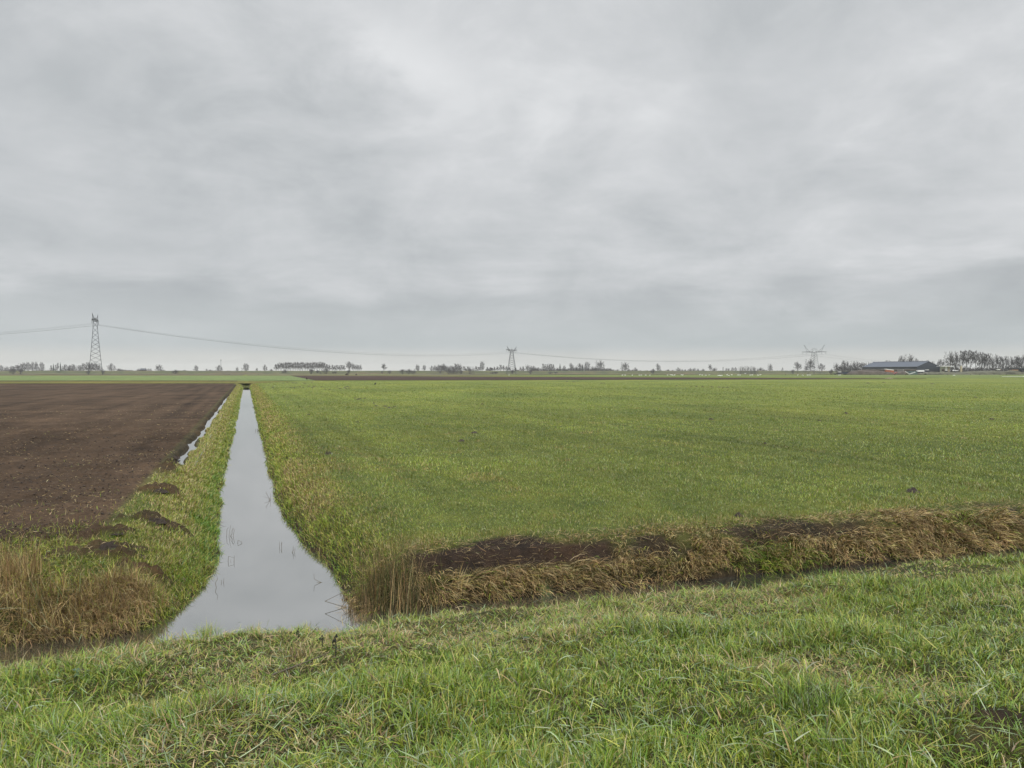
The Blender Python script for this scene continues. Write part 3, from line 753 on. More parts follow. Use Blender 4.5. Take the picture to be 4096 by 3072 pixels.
tuft(1440, 2480, 0.28, 160, (0.10, 0.20), dict(rust=2, brown=1, green=.6), 'rusty grass tuft on the near bank below the dark rushes', 0.5, 0.12)
tuft(1190, 2640, 0.42, 240, (0.12, 0.22), dict(straw=1, brown=1.3, green=.8), 'brown withered tussock in the grass left of the dead weeds', 0.7, 0.14)
tuft(880, 2860, 0.75, 260, (0.12, 0.22), dict(straw=.6, brown=1.6, green=1), 'dark brown hollow tussock in the left foreground', 0.8, 0.14)
tuft(3090, 2360, 0.25, 120, (0.08, 0.16), dict(straw=1, rust=1.6), 'orange brown grass patch on the right near bank', 0.8, 0.16)
tuft(2510, 2400, 0.28, 150, (0.08, 0.16), dict(straw=1, rust=1.6), 'orange brown grass patch on the near bank right of the middle', 0.8, 0.2)
# bent straws, dead weeds and stalks in the water
def stalks(name, px, py, z0, paths, r, mat, label, cat, extra=None):
    x0, y0, z0 = hit(px, py) if z0 != WATER_Z else (*ground_at(px, py, z0), z0)
    m = MB()
    for p in paths: m.tube([(a, b, c) for a, b, c in p], lambda t: r * (1 - 0.6 * t), 5)
    if extra: extra(m)
    o = m.build(name, mat); o.location = (x0, y0, z0)
    return tag(o, label, cat)
M_straw = paint('pale_straw', (0.42, 0.33, 0.17), 0.6, 0.2, 20)
M_stalk = paint('dead_stalk', (0.10, 0.085, 0.06), 0.8, 0.3, 20)
M_deadw = paint('dead_weed', (0.030, 0.030, 0.022), 0.9, 0.5, 30)
M_dock = paint('dock_leaf', (0.035, 0.075, 0.035), 0.5, 0.4, 30)
stalks('straw_stalk', 1555, 2560, 0.30, [[(0, 0, 0), (0.0, 0, 0.16), (0.004, 0, 0.30)]], 0.006, M_straw, 'upright pale straw standing in the near grass below the rushes', 'straw')
stalks('straw_stalk', 1590, 2560, 0.30, [[(-0.05, 0, 0.0), (0.0, 0, 0.10), (0.03, 0, 0.20)], [(0.0, 0, 0.06), (0.06, 0, 0.09), (0.16, 0.02, 0.085)]], 0.005, M_straw, 'forked pale straw just right of the upright straw', 'straw')
stalks('straw_stalk', 1515, 2545, 0.30, [[(0.03, 0, 0.0), (-0.02, 0, 0.13), (-0.06, 0, 0.16), (-0.09, 0, 0.08)]], 0.005, M_straw, 'curled pale straw just left of the upright straw', 'straw')
stalks('straw_stalk', 1640, 2440, -0.05, [[(0, 0, -0.2), (0.10, 0, 0.10), (0.145, 0, 0.17), (0.20, 0, 0.14), (0.23, 0, 0.05)]], 0.006, M_straw, 'long bent straw leaning over the dark water below the rushes', 'straw')
stalks('straw_stalk', 1240, 2690, 0.42, [[(-0.30, -0.05, 0.0), (-0.05, 0, 0.08), (0.16, 0.02, 0.16)]], 0.009, M_stalk, 'long brown stalk lying across the grass in the left foreground', 'stalk')
def weed_heads(pts):
    def f(m):
        for (a, b, c, r) in pts:
            for i in range(7):
                m.ball((a + random.uniform(-r, r) * .8, b + random.uniform(-r, r) * .8, c + random.uniform(-r, r) * 1.3), (r * random.uniform(.3, .7), r * random.uniform(.15, .3), r * random.uniform(.4, .9)), 6, 4, random.uniform(0, 3), random.uniform(-.6, .6))
    return f
for px, py, h, lab in ((1342, 2625, 0.16, 'largest blackened dead weed standing on the near bank by the open water'), (1288, 2600, 0.12, 'middle one of the three blackened dead weeds, the shortest'), (1192, 2565, 0.11, 'leftmost blackened dead weed on the near bank edge')):
    w = empty('dead_weed', hit(px, py))
    tag(w, lab, 'weed', 'blackened dead weeds on the near bank')
    MB().tube([(0, 0, -0.05), (0.005, 0, h * .6), (0, 0, h)], lambda t: 0.006 * (1 - .4 * t)).build('stem', M_deadw, w)
    m = MB(); weed_heads([(0.004, 0, h, h * .13), (-0.012, 0, h * .75, h * .10)])(m); m.build('seed_head', M_deadw, w, True)
def dock(px, py, z, s, label):
    x0, y0, z = hit(px, py); m = MB()
    for i in range(6):
        a = random.uniform(0, 6.28); L_ = s * random.uniform(.6, 1); w = s * .24; n = 5
        vsx = []; lean = random.uniform(.3, 1.2)
        for k in range(n + 1):
            t = k / n; ww = w * math.sin(math.pi * min(t * .9 + .08, 1)); th = lean + t * .8
            h = L_ * t
            for sg in (-1, 0, 1):
                q = Vector((h * math.sin(th), sg * ww, h * math.cos(th) + abs(sg) * ww * .35)); q.rotate(Matrix.Rotation(a, 3, 'Z')); vsx.append(q)
        fs = []
        for k in range(n):
            for c in (0, 1): b = k * 3 + c; fs.append((b, b + 1, b + 4, b + 3))
        m.add(vsx, fs)
    o = m.build('dock_plant', M_dock, None, True); o.location = (x0, y0, z - 0.01)
    tag(o, label, 'plant', 'broad leaved plants in the near grass')
dock(2010, 2540, 0.33, 0.15, 'dark blue green broad leaved plant in the grass near the middle')
dock(2105, 2560, 0.36, 0.08, 'small round leaved plant just right of the dark broad leaved one')
dock(330, 2700, 0.50, 0.12, 'light green broad leaved plant in the left foreground grass')
dock(90, 2730, 0.5, 0.07, 'small broad leaved plant near the left edge of the foreground')
def wstalk(px, py, label, segs, r=0.005):
    stalks('reed_stalk', px, py, WATER_Z, [[(a, 0.0, b) for a, b in s] for s in segs], r, M_stalk, label, 'reed stalk')
wstalk(915, 2145, 'thin bent stalks in the water close to the left bank', [[(0, -.05), (.02, .12), (.05, .26)], [(.06, -.05), (.05, .10), (.12, .20)], [(-.05, -.05), (-.04, .16), (.0, .20)], [(-.02, -.05), (.08, .05), (.09, .16)], [(.10, 0), (.13, .15), (.07, .19)]])
wstalk(958, 2172, 'broken triangle of reed stalk poking out of the water', [[(-.04, -.02), (-.03, .06), (.06, .02), (.01, -.01)]])
wstalk(912, 2245, 'forked stalks in the water below the broken triangle', [[(0, -.05), (.01, .10), (.12, .07)], [(.12, .0), (.125, .12)], [(.03, -.14), (.06, .04)]])
wstalk(868, 2350, 'single crooked reed stalk in the water at the bend of the left bank', [[(.0, -.05), (-.03, .08), (.01, .14), (.0, .22)]])
wstalk(893, 2330, 'tiny stalk beside the crooked reed stalk', [[(0, -.03), (.015, .08)], [(-.03, -.02), (-.035, .05)]])
wstalk(1118, 2190, 'two thin stalks in open water near the right bank', [[(0, -.05), (.0, .13)], [(.04, -.05), (.05, .12), (.03, .04)]])
wstalk(1170, 2210, 'leaning stalks in the water beside the right bank', [[(0, -.05), (.02, .14)], [(.03, -.05), (.06, .10)], [(-.02, -.02), (.04, .08)]])
wstalk(1068, 2000, 'spiky stalks leaning left off the right bank', [[(.10, -.03), (.04, .10), (-.05, .22)], [(.10, -.03), (.02, .06), (-.10, .10)], [(.10, 0), (.10, .2)], [(.1, 0), (.0, .16), (-.02, .26)]])
wstalk(1022, 1725, 'far pair of stalks standing in the narrow ditch', [[(0, -.05), (0, .14)], [(.12, -.05), (.10, .12), (.2, .16)]], 0.012)
wstalk(1300, 2430, 'large bent reed stalk lying over the water at the right bank', [[(.40, -.02), (.0, .10), (.20, .20), (.42, .30)], [(.26, .0), (.34, .12)], [(.38, -.03), (.12, -.01)]], 0.006)
wstalk(1262, 2330, 'thin stalks sticking out of the right bank over the water', [[(.1, 0), (-.02, .06), (-.03, .16)], [(.12, .0), (.02, .0), (-.02, -.03)]])

# ------------------------------------------------------------------ soil heaps and molehills
def heap_mesh(seed, n=26, m=12, rough=0.22):
    rr = np.random.default_rng(seed); th = np.linspace(0, 2 * math.pi, n, endpoint=False); rad = np.linspace(0, 1, m)
    T, R = np.meshgrid(th, rad); out = 1 + 0.28 * fbm(np.cos(T) * 1.4 + seed, np.sin(T) * 1.4, 3, seed)
    x = R * np.cos(T) * out; y = R * np.sin(T) * out
    z = (1 - R ** 1.6) * (1 + 1.1 * fbm(x * 2.2 + seed, y * 2.2, 3, seed + 5)) + rough * fbm(x * 7, y * 7, 3, seed + 9) * (R < .99) - 0.08
    idx = np.arange(n * m).reshape(m, n); a = idx[:-1]; b = idx[1:]
    f = np.stack([a, b, np.roll(b, -1, 1), np.roll(a, -1, 1)], -1).reshape(-1, 4)
    return mesh_np('molehill', np.stack([x, y, z], -1).reshape(-1, 3), f, None, False)
HM = [heap_mesh(s) for s in (11, 22, 33, 44)]; HB = [heap_mesh(s, 72, 30, 0.5) for s in (12, 23, 34)]
for me in HM + HB: me.materials.append(M_soil)
def heap(name, px, py, wpx, hm, label, cat, group=None, asp=0.8, base=0.0, sink=0.0):
    x, y, z = hit(px, py) if py > 1530 else (*ground_at(px, py, 0), 0.0)
    w = wpx / FPX * y / 2
    if name == 'soil_heap': w *= 0.6; hm *= 0.7; z -= 0.03
    o = link(name, HB[random.randrange(3)] if name == 'soil_heap' else HM[random.randrange(4)], None); o.location = (x, y, z - sink); o.rotation_euler = (0, 0, random.uniform(0, 6.28) if asp > .7 else 0)
    o.scale = (w, w * asp, hm * (0.85 if name == 'molehill' else 1)); return tag(o, label, cat, group)
heap('soil_heap', 620, 2085, 150, 0.14, 'long dark heap of soil on the grassy strip, the farther of the big two', 'soil heap', None, 0.5)
heap('soil_heap', 440, 2195, 190, 0.16, 'widest dark heap of soil near the corner of the ploughed field', 'soil heap', None, 0.5)
heap('soil_heap', 560, 2225, 110, 0.08, 'low crumbly soil heap just right of the widest heap', 'soil heap', None, 0.6)
heap('soil_heap', 640, 1965, 120, 0.10, 'dark soil heap among grass beside the ploughed field, the farthest one', 'soil heap', None, 0.6)
heap('soil_heap', 470, 2130, 90, 0.06, 'small soil heap between the two big dark heaps', 'soil heap', None, 0.7)
heap('soil_heap', 700, 1830, 70, 0.12, 'crumbling clods at the near end of the long puddle', 'soil heap', None, 1.0)
heap('soil_heap', 2480, 2145, 70, 0.10, 'small soil heap on top of the muddy bank right of the black patch', 'soil heap', None, 0.8)
GM = 'molehills in the green field'
big = [(1312, 1816, 34, .11, 'largest molehill in the left part of the pasture'), (1846, 1765, 30, .10, 'round molehill in the pasture centre, nearer of a pair'), (1897, 1732, 34, .10, 'flat molehill behind and right of the round one in the pasture centre'),
       (3650, 1968, 58, .13, 'nearest and largest molehill in the right of the pasture'), (2954, 2064, 42, .07, 'brownish low molehill close behind the muddy bank'), (2844, 1679, 26, .12, 'molehill in the far pasture, left one of the right half'), (3276, 1684, 20, .09, 'tiny molehill in the far pasture between two others on the right'),
       (3383, 1656, 30, .13, 'long flat molehill in the far right pasture'), (3964, 1679, 26, .12, 'molehill near the right edge of the pasture'), (3900, 1590, 18, .12, 'far molehill near the right edge of the pasture'), (1235, 1660, 16, .10, 'lone molehill close to the ditch in the pasture'),
       (1430, 1690, 18, .10, 'faint molehill in the pasture behind the largest left one'), (1930, 1618, 16, .10, 'small far molehill in the middle of the pasture'), (3535, 1530, 18, .14, 'dark flat molehill at the far end of the pasture below the barn'), (3470, 1533, 22, .14, 'far molehill left of the one below the barn'), (3730, 1536, 22, .14, 'far molehill right of the one below the barn'), (3060, 1775, 14, .07, 'smallest molehill behind the right half of the bank')]
for b in big: heap('molehill', b[0], b[1], b[2], b[3], b[4], 'molehill', GM, 0.9)
ordw = ['first', 'second', 'third', 'fourth', 'fifth', 'sixth', 'seventh', 'eighth', 'ninth', 'tenth', 'eleventh', 'twelfth', 'thirteenth', 'fourteenth', 'fifteenth', 'sixteenth', 'seventeenth', 'eighteenth', 'nineteenth', 'twentieth',
        'twenty-first', 'twenty-second', 'twenty-third', 'twenty-fourth', 'twenty-fifth', 'twenty-sixth', 'twenty-seventh', 'twenty-eighth', 'twenty-ninth', 'thirtieth', 'thirty-first', 'thirty-second', 'thirty-third', 'thirty-fourth', 'thirty-fifth', 'thirty-sixth', 'thirty-seventh', 'thirty-eighth', 'thirty-ninth', 'fortieth',
        'forty-first', 'forty-second', 'forty-third', 'forty-fourth', 'forty-fifth']
def cluster(pts, where, hs=0.13):
    for i, (px, py, w) in enumerate(sorted(pts)):
        heap('molehill', px, py, w, hs, 'molehill %s, %s from the left' % (where, ordw[i]), 'molehill', GM, 0.9)
cluster([(1133, 1533, 12), (1150, 1530, 12), (1172, 1531, 16), (1186, 1532, 14), (1216, 1532, 16), (1250, 1529, 16), (1221, 1536, 14), (1177, 1552, 14), (1163, 1551, 12), (1200, 1548, 12), (1214, 1552, 12), (1236, 1545, 14), (1257, 1547, 16), (1250, 1552, 12), (1287, 1548, 8), (1056, 1551, 8), (1091, 1550, 12)], 'in the scattered patch at the far left of the pasture')
cluster([(1349, 1549, 14), (1360, 1555, 18), (1379, 1551, 16), (1390, 1547, 20), (1396, 1553, 18), (1384, 1555, 14), (1300, 1558, 10), (1318, 1558, 12)], 'in the tight far patch right of the scattered ones')
cluster([(1423, 1593, 20), (1440, 1595, 26), (1459, 1594, 18), (1432, 1599, 18), (1505, 1625, 18), (1540, 1626, 26), (1560, 1631, 24), (1578, 1629, 18), (1495, 1614, 10)], 'in the line running away from the ditch in mid pasture', 0.10)
cluster([(2268, 1527, 16), (2295, 1528, 20), (2310, 1525, 12), (2405, 1533, 16), (2416, 1533, 12)], 'in the small far patch at pasture centre')
cluster([(2705, 1544, 12), (2765, 1546, 12), (2785, 1547, 12), (2810, 1547, 14), (2845, 1548, 18), (2877, 1549, 20), (2895, 1550, 10), (2910, 1550, 16)], 'in the long far line of the right pasture')

# ------------------------------------------------------------------ trees without leaves
def grow(seed, kind):
    rr = random.Random(seed); segs = []; trunk = []
    def br(p, d, ln, r, dep, up, spread, kids, shrink, out):
        n = 3 if dep > 1 else 2
        for i in range(n):
            d = (d + Vector((rr.gauss(0, .10), rr.gauss(0, .10), rr.gauss(0, .06) + up))).normalized()
            q = p + d * (ln / n); r1 = r * 0.80
            out.append((p, q, r, r1)); 
            if dep > 0 and i > 0:
                for _ in range(kids if i == n - 1 else max(1, kids - 1)):
                    ax = Vector((rr.gauss(0, 1), rr.gauss(0, 1), rr.gauss(0, .5))).normalized()
                    dd = d.copy(); dd.rotate(Matrix.Rotation(rr.uniform(.5, 1) * spread, 3, ax))
                    br(q, dd, ln * shrink * rr.uniform(.75, 1.15), max(r1 * .62, .001), dep - 1, up, spread, kids, shrink, segs)
            p, r = q, r1
    up0 = Vector((0, 0, 1))
    if kind in ('round', 'wide', 'poplar'):
        fork = dict(round=.16, wide=.12, poplar=.22)[kind]
        lean = Vector((rr.gauss(0, .03), rr.gauss(0, .03), 1)).normalized()
        p = lean * fork; R = .022
        trunk.append((Vector((0, 0, -.02)), p, R * 1.25, R))
        top = lean * .96; prev = p; hh = .30 if kind == 'wide' else (.5 if kind == 'round' else .96)
        top = lean * hh
        for i in range(1, 7):
            q = p.lerp(top, i / 6) + Vector((rr.gauss(0, .012), rr.gauss(0, .012), 0)); trunk.append((prev, q, R * (1 - (i - 1) / 7), R * (1 - i / 7))); prev = q
        if kind == 'poplar':
            for i in range(24):
                t = rr.uniform(.02, .92); b = p.lerp(top, t); a = rr.uniform(0, 6.28); e = rr.uniform(.5, .9)
                br(b, Vector((math.cos(a) * (1 - e * .6), math.sin(a) * (1 - e * .6), e)).normalized(), .26 * (1 - .55 * t), .006, 4, .08, .62, 2, .58, segs)
        else:
            nl = 24
            for i in range(nl):
                t = (i + rr.random()) / nl; b = p.lerp(top, t); a = i * 2.4 + rr.uniform(-.4, .4)
                out_ = (1.1 if kind == 'round' else 1.7) * (1 - .80 * t) * rr.uniform(.7, 1.2)
                br(b, Vector((math.cos(a) * out_, math.sin(a) * out_, .75)).normalized(), (.34 + .14 * t) * rr.uniform(.85, 1.1), .010, 4, .065, .66, 2, .54, segs)
    elif kind == 'bush':
        for i in range(26):
            a = rr.uniform(0, 6.28); o_ = rr.uniform(0, 1.0)
            br(Vector((math.cos(a) * .12 * o_, math.sin(a) * .12 * o_, -.02)), Vector((math.cos(a) * o_, math.sin(a) * o_, 1)).normalized(), rr.uniform(.45, .6), .010, 3, .02, .7, 2, .55, segs)
        trunk.append((Vector((0, 0, -.03)), Vector((0, 0, .2)), .02, .012))
    elif kind == 'thicket':
        for i in range(34):
            x = rr.uniform(-.5, .5); h = rr.uniform(.6, 1.0)
            br(Vector((x, rr.uniform(-.1, .1), -.02)), Vector((rr.gauss(0, .10), rr.gauss(0, .1), 1)).normalized(), h * .72, .012, 2, .04, .4, 2, .38, segs)
        trunk.append((Vector((0, 0, -.03)), Vector((0, 0, .3)), .02, .012))
    zmax = max(s[1].z for s in segs); xs = sorted(abs(s[1].x) for s in segs); wx = 2 * xs[int(len(xs) * .985)]
    sc = 1.0 / zmax
    def tomesh(sl, nm, fat):
        m = len(sl); A = np.array([s[0] for s in sl]) * sc; B = np.array([s[1] for s in sl]) * sc; ra = np.array([s[2] for s in sl]) * sc; rb = np.array([s[3] for s in sl]) * sc
        ra = np.maximum(ra * 1.0, fat); rb = np.maximum(rb, fat * .9)
        d = B - A; d /= np.linalg.norm(d, axis=1, keepdims=True) + 1e-9
        ref = np.where(np.abs(d[:, 2:3]) > .9, [[1., 0, 0]], [[0, 0, 1.]]); e1 = np.cross(d, ref); e1 /= np.linalg.norm(e1, axis=1, keepdims=True); e2 = np.cross(d, e1)
        vs_ = []
        for P, r in ((A, ra), (B, rb)):
            for k in range(3):
                t = 2.0944 * k; vs_.append(P + (e1 * math.cos(t) + e2 * math.sin(t)) * r[:, None])
        v = np.stack(vs_, 1).reshape(-1, 3); b = (np.arange(m) * 6)[:, None]
        f = np.stack([np.concatenate([b + i, b + (i + 1) % 3, b + 3 + (i + 1) % 3, b + 3 + i], 1) for i in range(3)], 1).reshape(-1, 4)
        return mesh_np(nm, v, f)
    return tomesh(trunk, 'trunk', .004), tomesh(segs, 'crown', dict(poplar=.0038, round=.0042, wide=.0042, bush=.0085, thicket=.0066)[kind]), wx * sc
KINDS = {k: [grow(s * 13 + i, k) for i in range(m)] for s, (k, m) in enumerate((('round', 4), ('wide', 2), ('poplar', 4), ('bush', 3), ('thicket', 2)), 1)}
def conifer(seed):
    rr = random.Random(seed); m = MB()
    for i in range(9):
        t = i / 9; z = .08 + t * .86; r = .20 * (1 - t) + .02
        n = 9; vs_ = [(0, 0, z + .17)]
        for k in range(n):
            a = 6.28 * k / n + rr.uniform(-.2, .2); q = r * rr.uniform(.7, 1.2); vs_.append((q * math.cos(a), q * math.sin(a), z + rr.uniform(-.02, .02)))
        m.add(vs_, [(0, 1 + k, 1 + (k + 1) % n) for k in range(n)])
    return MB().bar((0, 0, -.02), (0, 0, .3), .02, .012, 5).mesh('trunk'), m.mesh('crown'), .40
KINDS['conifer'] = [conifer(3), conifer(4)]
for k, lst in KINDS.items():
    for tr, cr, w in lst:
        mm = M_ever if k == 'conifer' else (M_bush if k in ('bush', 'thicket') else M_bark)
        tr.materials.append(M_bark); cr.materials.append(mm)
zg = lambda x, y: float(far_drop(np.array([y]))[0])
TREES = []
def tree(px, top, wpx, kind, label, Y=1420, group=None, name=None, base=None):
    x = far_at(px, Y); zb = zg(x, Y) if base is None else base
    H = height_at(top, Y) - zb; Wd = wpx / FPX * Y
    tr, cr, w0 = random.choice(KINDS[kind])
    nm = name or dict(round='bare_tree', wide='bare_tree', poplar='poplar_tree', bush='bush', thicket='thicket', conifer='conifer_tree')[kind]
    o = empty(nm, (x, Y, zb), 0.0)
    sx = Wd / (w0 * H)
    for nm2, me in (('trunk', tr), ('crown', cr)):
        c = link(nm2, me, None, o); c.scale = (H * sx, H * min(max(sx, .7), 1.3), H)
        if kind != 'thicket': c.rotation_euler = (0, 0, 0)
    tag(o, label, {'bush': 'bush', 'thicket': 'bush'}.get(kind, 'tree'), group or {'bush': 'bushes along the dike', 'thicket': 'bushes along the dike', 'poplar': 'bare poplars along the horizon', 'conifer': 'conifers along the horizon'}.get(kind, 'bare trees along the horizon'))
    return o
FR = 1262        # in front of the dike
def row(items, where, kind=None, Y=1420, group=None):
    items = sorted(items)
    for i, it in enumerate(items):
        k = it[3] if len(it) > 3 else kind
        what = dict(round='bare rounded tree', wide='bare spreading tree', poplar='slender bare poplar', bush='dark leafless bush', thicket='many stemmed thicket', conifer='dark conifer')[k]
        yy = it[4] if len(it) > 4 else Y + random.uniform(-12, 12)
        tree(it[0], it[1], it[2], k, '%s %s, %s from left' % (what, where, ordw[i]), yy, group)
row([(4, 1459, 26), (27, 1464, 22), (50, 1463, 30), (66, 1459, 26), (82, 1452, 28), (97, 1449, 26), (113, 1447, 26)], 'in the dense grove at the far left edge', 'round')
row([(131, 1446, 22), (146, 1446, 16), (168, 1447, 27)], 'standing clear right of the far left grove', 'round')
row([(205, 1460, 11), (224, 1458, 9), (232, 1450, 8)], 'in the narrow group left of the big pylon', 'poplar')
row([(214, 1453, 11), (242, 1448, 11)], 'in the narrow group left of the big pylon', 'conifer')
row([(262, 1456, 32), (280, 1459, 24), (293, 1455, 28), (318, 1460, 22), (333, 1452, 30), (352, 1447, 36), (366, 1448, 30), (382, 1450, 30), (398, 1458, 24)], 'in the wood behind the big pylon', 'round')
row([(52, 1474, 26), (82, 1474, 22), (235, 1484, 22), (352, 1482, 18), (412, 1480, 16)], 'at the foot of the dike on the left', 'bush', FR)
tree(446, 1452, 33, 'round', 'lone rounded bare tree just right of the big pylon')
row([(475, 1471, 24, 'bush'), (490, 1476, 14, 'bush'), (520, 1479, 18, 'bush'), (550, 1475, 12, 'bush'), (556, 1473, 12, 'round'), (565, 1471, 10, 'round'), (583, 1471, 12, 'round'), (595, 1473, 14, 'round'), (604, 1474, 9, 'poplar')], 'in the low growth right of the big pylon', None, 1500)
tree(636, 1456, 29, 'round', 'lone bare tree above the dike left of the dark round bush')
row([(652, 1477, 22), (672, 1481, 14), (722, 1481, 20), (739, 1477, 10), (765, 1483, 10)], 'low on the skyline between two lone trees', 'bush', 1500)
tree(702, 1477, 26, 'bush', 'dark round bush in front of the dike', FR)
tree(785, 1460, 23, 'round', 'lone oval bare tree right of the dark round bush')
row([(807, 1482, 8, 'bush'), (827, 1474, 10, 'round'), (840, 1476, 12, 'bush'), (850, 1479, 14, 'bush'), (861, 1479, 8, 'bush')], 'tiny on the skyline left of the thin mast', None, 1600)
tree(877, 1459, 27, 'round', 'bare tree in front of the thin mast')
row([(911, 1481, 8, 'bush'), (949, 1466, 12, 'round')], 'small on the skyline right of the thin mast', None, 1500)
tree(984, 1452, 33, 'round', 'lone fan shaped bare tree above the far end of the ditch')
row([(1028, 1471, 9, 'poplar'), (1040, 1481, 20, 'bush'), (1060, 1457, 19, 'round'), (1085, 1474, 20, 'bush')], 'between the fan shaped tree and the long poplar row', None, 1430)
pr = [(1104, 1456, 18), (1113, 1452, 16)] + [(1124 + 9.6 * i, 1447 + random.uniform(-1, 2.5), 19) for i in range(19)] + [(1308, 1455, 18), (1318, 1457, 14)]
row(pr, 'in the long dense row', 'poplar', 1420, 'poplars in the long dense row')
row([(1330 + 9.2 * i, 1459 + random.uniform(-1.5, 2), 13) for i in range(6)], 'in the low row left of the tall round tree', 'poplar')
tree(1397, 1444, 35, 'round', 'tall round bare tree near the end of the poplar rows', 1300, base=2.0)
row([(1414, 1456, 12), (1421, 1457, 10), (1429, 1457, 11), (1436, 1459, 10), (1443, 1457, 10)], 'in the thin row right of the tall round tree', 'poplar')
row([(1140, 1476, 24), (1244, 1473, 22), (1270, 1478, 16), (1283, 1486, 8), (1305, 1470, 30), (1395, 1478, 18), (1340, 1484, 22)], 'at the foot of the dike below the poplar rows', 'bush', FR)
tree(1535, 1453, 24, 'poplar', 'lone pointed bare tree right of the poplar rows', 1400)
row([(1559, 1480, 20), (1529, 1482, 10), (1610, 1475, 26), (1636, 1474, 32), (1655, 1479, 26)], 'low around the lone pointed tree and the pair beyond', 'bush', 1262)
tree(1670, 1457, 24, 'round', 'left one of two bare trees between the poplar rows and the middle wood')
tree(1697, 1459, 20, 'round', 'right one of two bare trees between the poplar rows and the middle wood', 1300, base=1.0)
row([(1728 + 12.5 * i, 1461 + random.uniform(-1, 2), 20) for i in range(10)], 'in the hazy back row of the middle wood', 'round', 1650)
tree(1761, 1456, 38, 'wide', 'spreading bare tree at the front of the middle wood, left of the willow', FR)
tree(1776, 1453, 26, 'round', 'taller bare tree behind the spreading one in the middle wood', 1330)
tree(1828, 1451, 44, 'wide', 'big gnarled willow in front of the dike at the middle wood', FR)
row([(1795, 1470, 30), (1812, 1478, 34), (1845, 1480, 20)], 'under the big gnarled willow', 'bush', FR)
row([(1857, 1464, 15), (1872, 1465, 12), (1905, 1464, 16), (1916, 1467, 14), (1950, 1467, 14), (1964, 1468, 13), (1978, 1466, 13), (1990, 1465, 12), (2003, 1458, 14), (2014, 1460, 14), (2026, 1464, 14), (2037, 1467, 13), (2062, 1468, 12)], 'in the line left of and behind the middle pylon', 'poplar')
tree(1887, 1464, 28, 'thicket', 'many stemmed thicket in front of the dike, right of the gnarled willow', FR)
tree(1928, 1444, 27, 'round', 'vase shaped bare tree standing above the others left of the middle pylon')
row([(1970, 1487, 26), (1982, 1486, 20), (2050, 1478, 20), (2122, 1478, 20), (2200, 1487, 24), (2222, 1486, 18)], 'at the foot of the dike around the middle pylon', 'bush', FR)
row([(2082, 1466, 12, 'poplar'), (2093, 1464, 14, 'poplar'), (2110, 1457, 20, 'round'), (2124, 1461, 18, 'round'), (2136, 1462, 20, 'round'), (2150, 1468, 18, 'bush')], 'in the clump right of the middle pylon')
row([(2173 + 8.2 * i, 1454 + random.uniform(-1, 2), 11) for i in range(6)], 'in the short even row right of the middle pylon', 'poplar')
row([(2240, 1453, 12, 'conifer'), (2257, 1461, 16, 'round'), (2285, 1450, 21, 'round'), (2306, 1462, 16, 'round'), (2320, 1451, 24, 'round'), (2331, 1455, 12, 'conifer'), (2348, 1446, 33, 'round'), (2370, 1463, 14, 'round'), (2381, 1465, 14, 'round')], 'in the mixed group left of the tallest round tree')
tree(2400, 1439, 38, 'round', 'tallest round bare tree over the dark hedge right of the middle pylon')
row([(2130 + 11 * i, 1470 + random.uniform(-2, 3), 20) for i in range(29)], 'in the dark hedge line right of the middle pylon', 'bush', 1440, 'bushes of the dark hedge line')
row([(2430, 1477, 16), (2452, 1476, 18), (2470, 1476, 18), (2488, 1478, 18), (2512, 1477, 20), (2530, 1476, 16), (2545, 1474, 14), (2560, 1478, 12)], 'in the low hedge under the lone domed tree', 'bush', 1440)
tree(2500, 1447, 35, 'round', 'lone domed bare tree above the low hedge')
tree(2542, 1468, 14, 'round', 'small faint tree right of the lone domed tree', 1600)
tree(2612, 1473, 24, 'bush', 'dark bush before the dike near the swans', FR)
tree(2632, 1452, 20, 'round', 'thin bare tree rising behind the dark bush near the swans')
row([(2640, 1477, 14, 'bush'), (2672, 1475, 10, 'bush'), (2690, 1478, 14, 'bush'), (2714, 1469, 20, 'round'), (2728, 1475, 14, 'bush'), (2740, 1475, 12, 'bush'), (2760, 1471, 22, 'bush'), (2776, 1470, 16, 'bush'), (2791, 1472, 14, 'bush'), (2813, 1473, 12, 'round')], 'in the scattered low growth behind the swans', None, 1500)
tree(2840, 1456, 18, 'poplar', 'bare tree with clear trunk behind the swans')
tree(2858, 1469, 24, 'bush', 'domed bush right of the tree with clear trunk', 1420)
row([(2905, 1471, 10), (2914, 1471, 10), (2930, 1468, 14), (2943, 1467, 12)], 'small and faint left of the tall thicket', 'round', 1600)
row([(2965, 1463, 22), (2985, 1462, 26), (3008, 1463, 26), (3025, 1470, 20)], 'in front of the dike left of the right pylon', 'thicket', FR)
row([(3042, 1468, 22, 'bush'), (3053, 1475, 14, 'bush'), (3065, 1478, 10, 'bush')], 'bluish and faint right of the tall thicket', None, 1800)
tree(3081, 1453, 19, 'round', 'lone oval bare tree left of the right pylon', 1400)
tree(3130, 1469, 7, 'poplar', 'faint tiny tree between the oval tree and the right pylon', 1700)
tree(3190, 1446, 32, 'round', 'bushy bare tree on the dike left of the right pylon', 1290, base=1.0)
tree(3240, 1434, 36, 'round', 'tall bare tree directly behind the right pylon', 1300, base=1.0)
tree(3224, 1462, 16, 'round', 'small bare tree at the left foot of the right pylon', 1300, base=1.0)
tree(3287, 1452, 28, 'round', 'bare tree right of the right pylon', 1290, base=1.0)
tree(3172, 1476, 14, 'bush', 'low bush left of the bushy tree by the right pylon', FR)
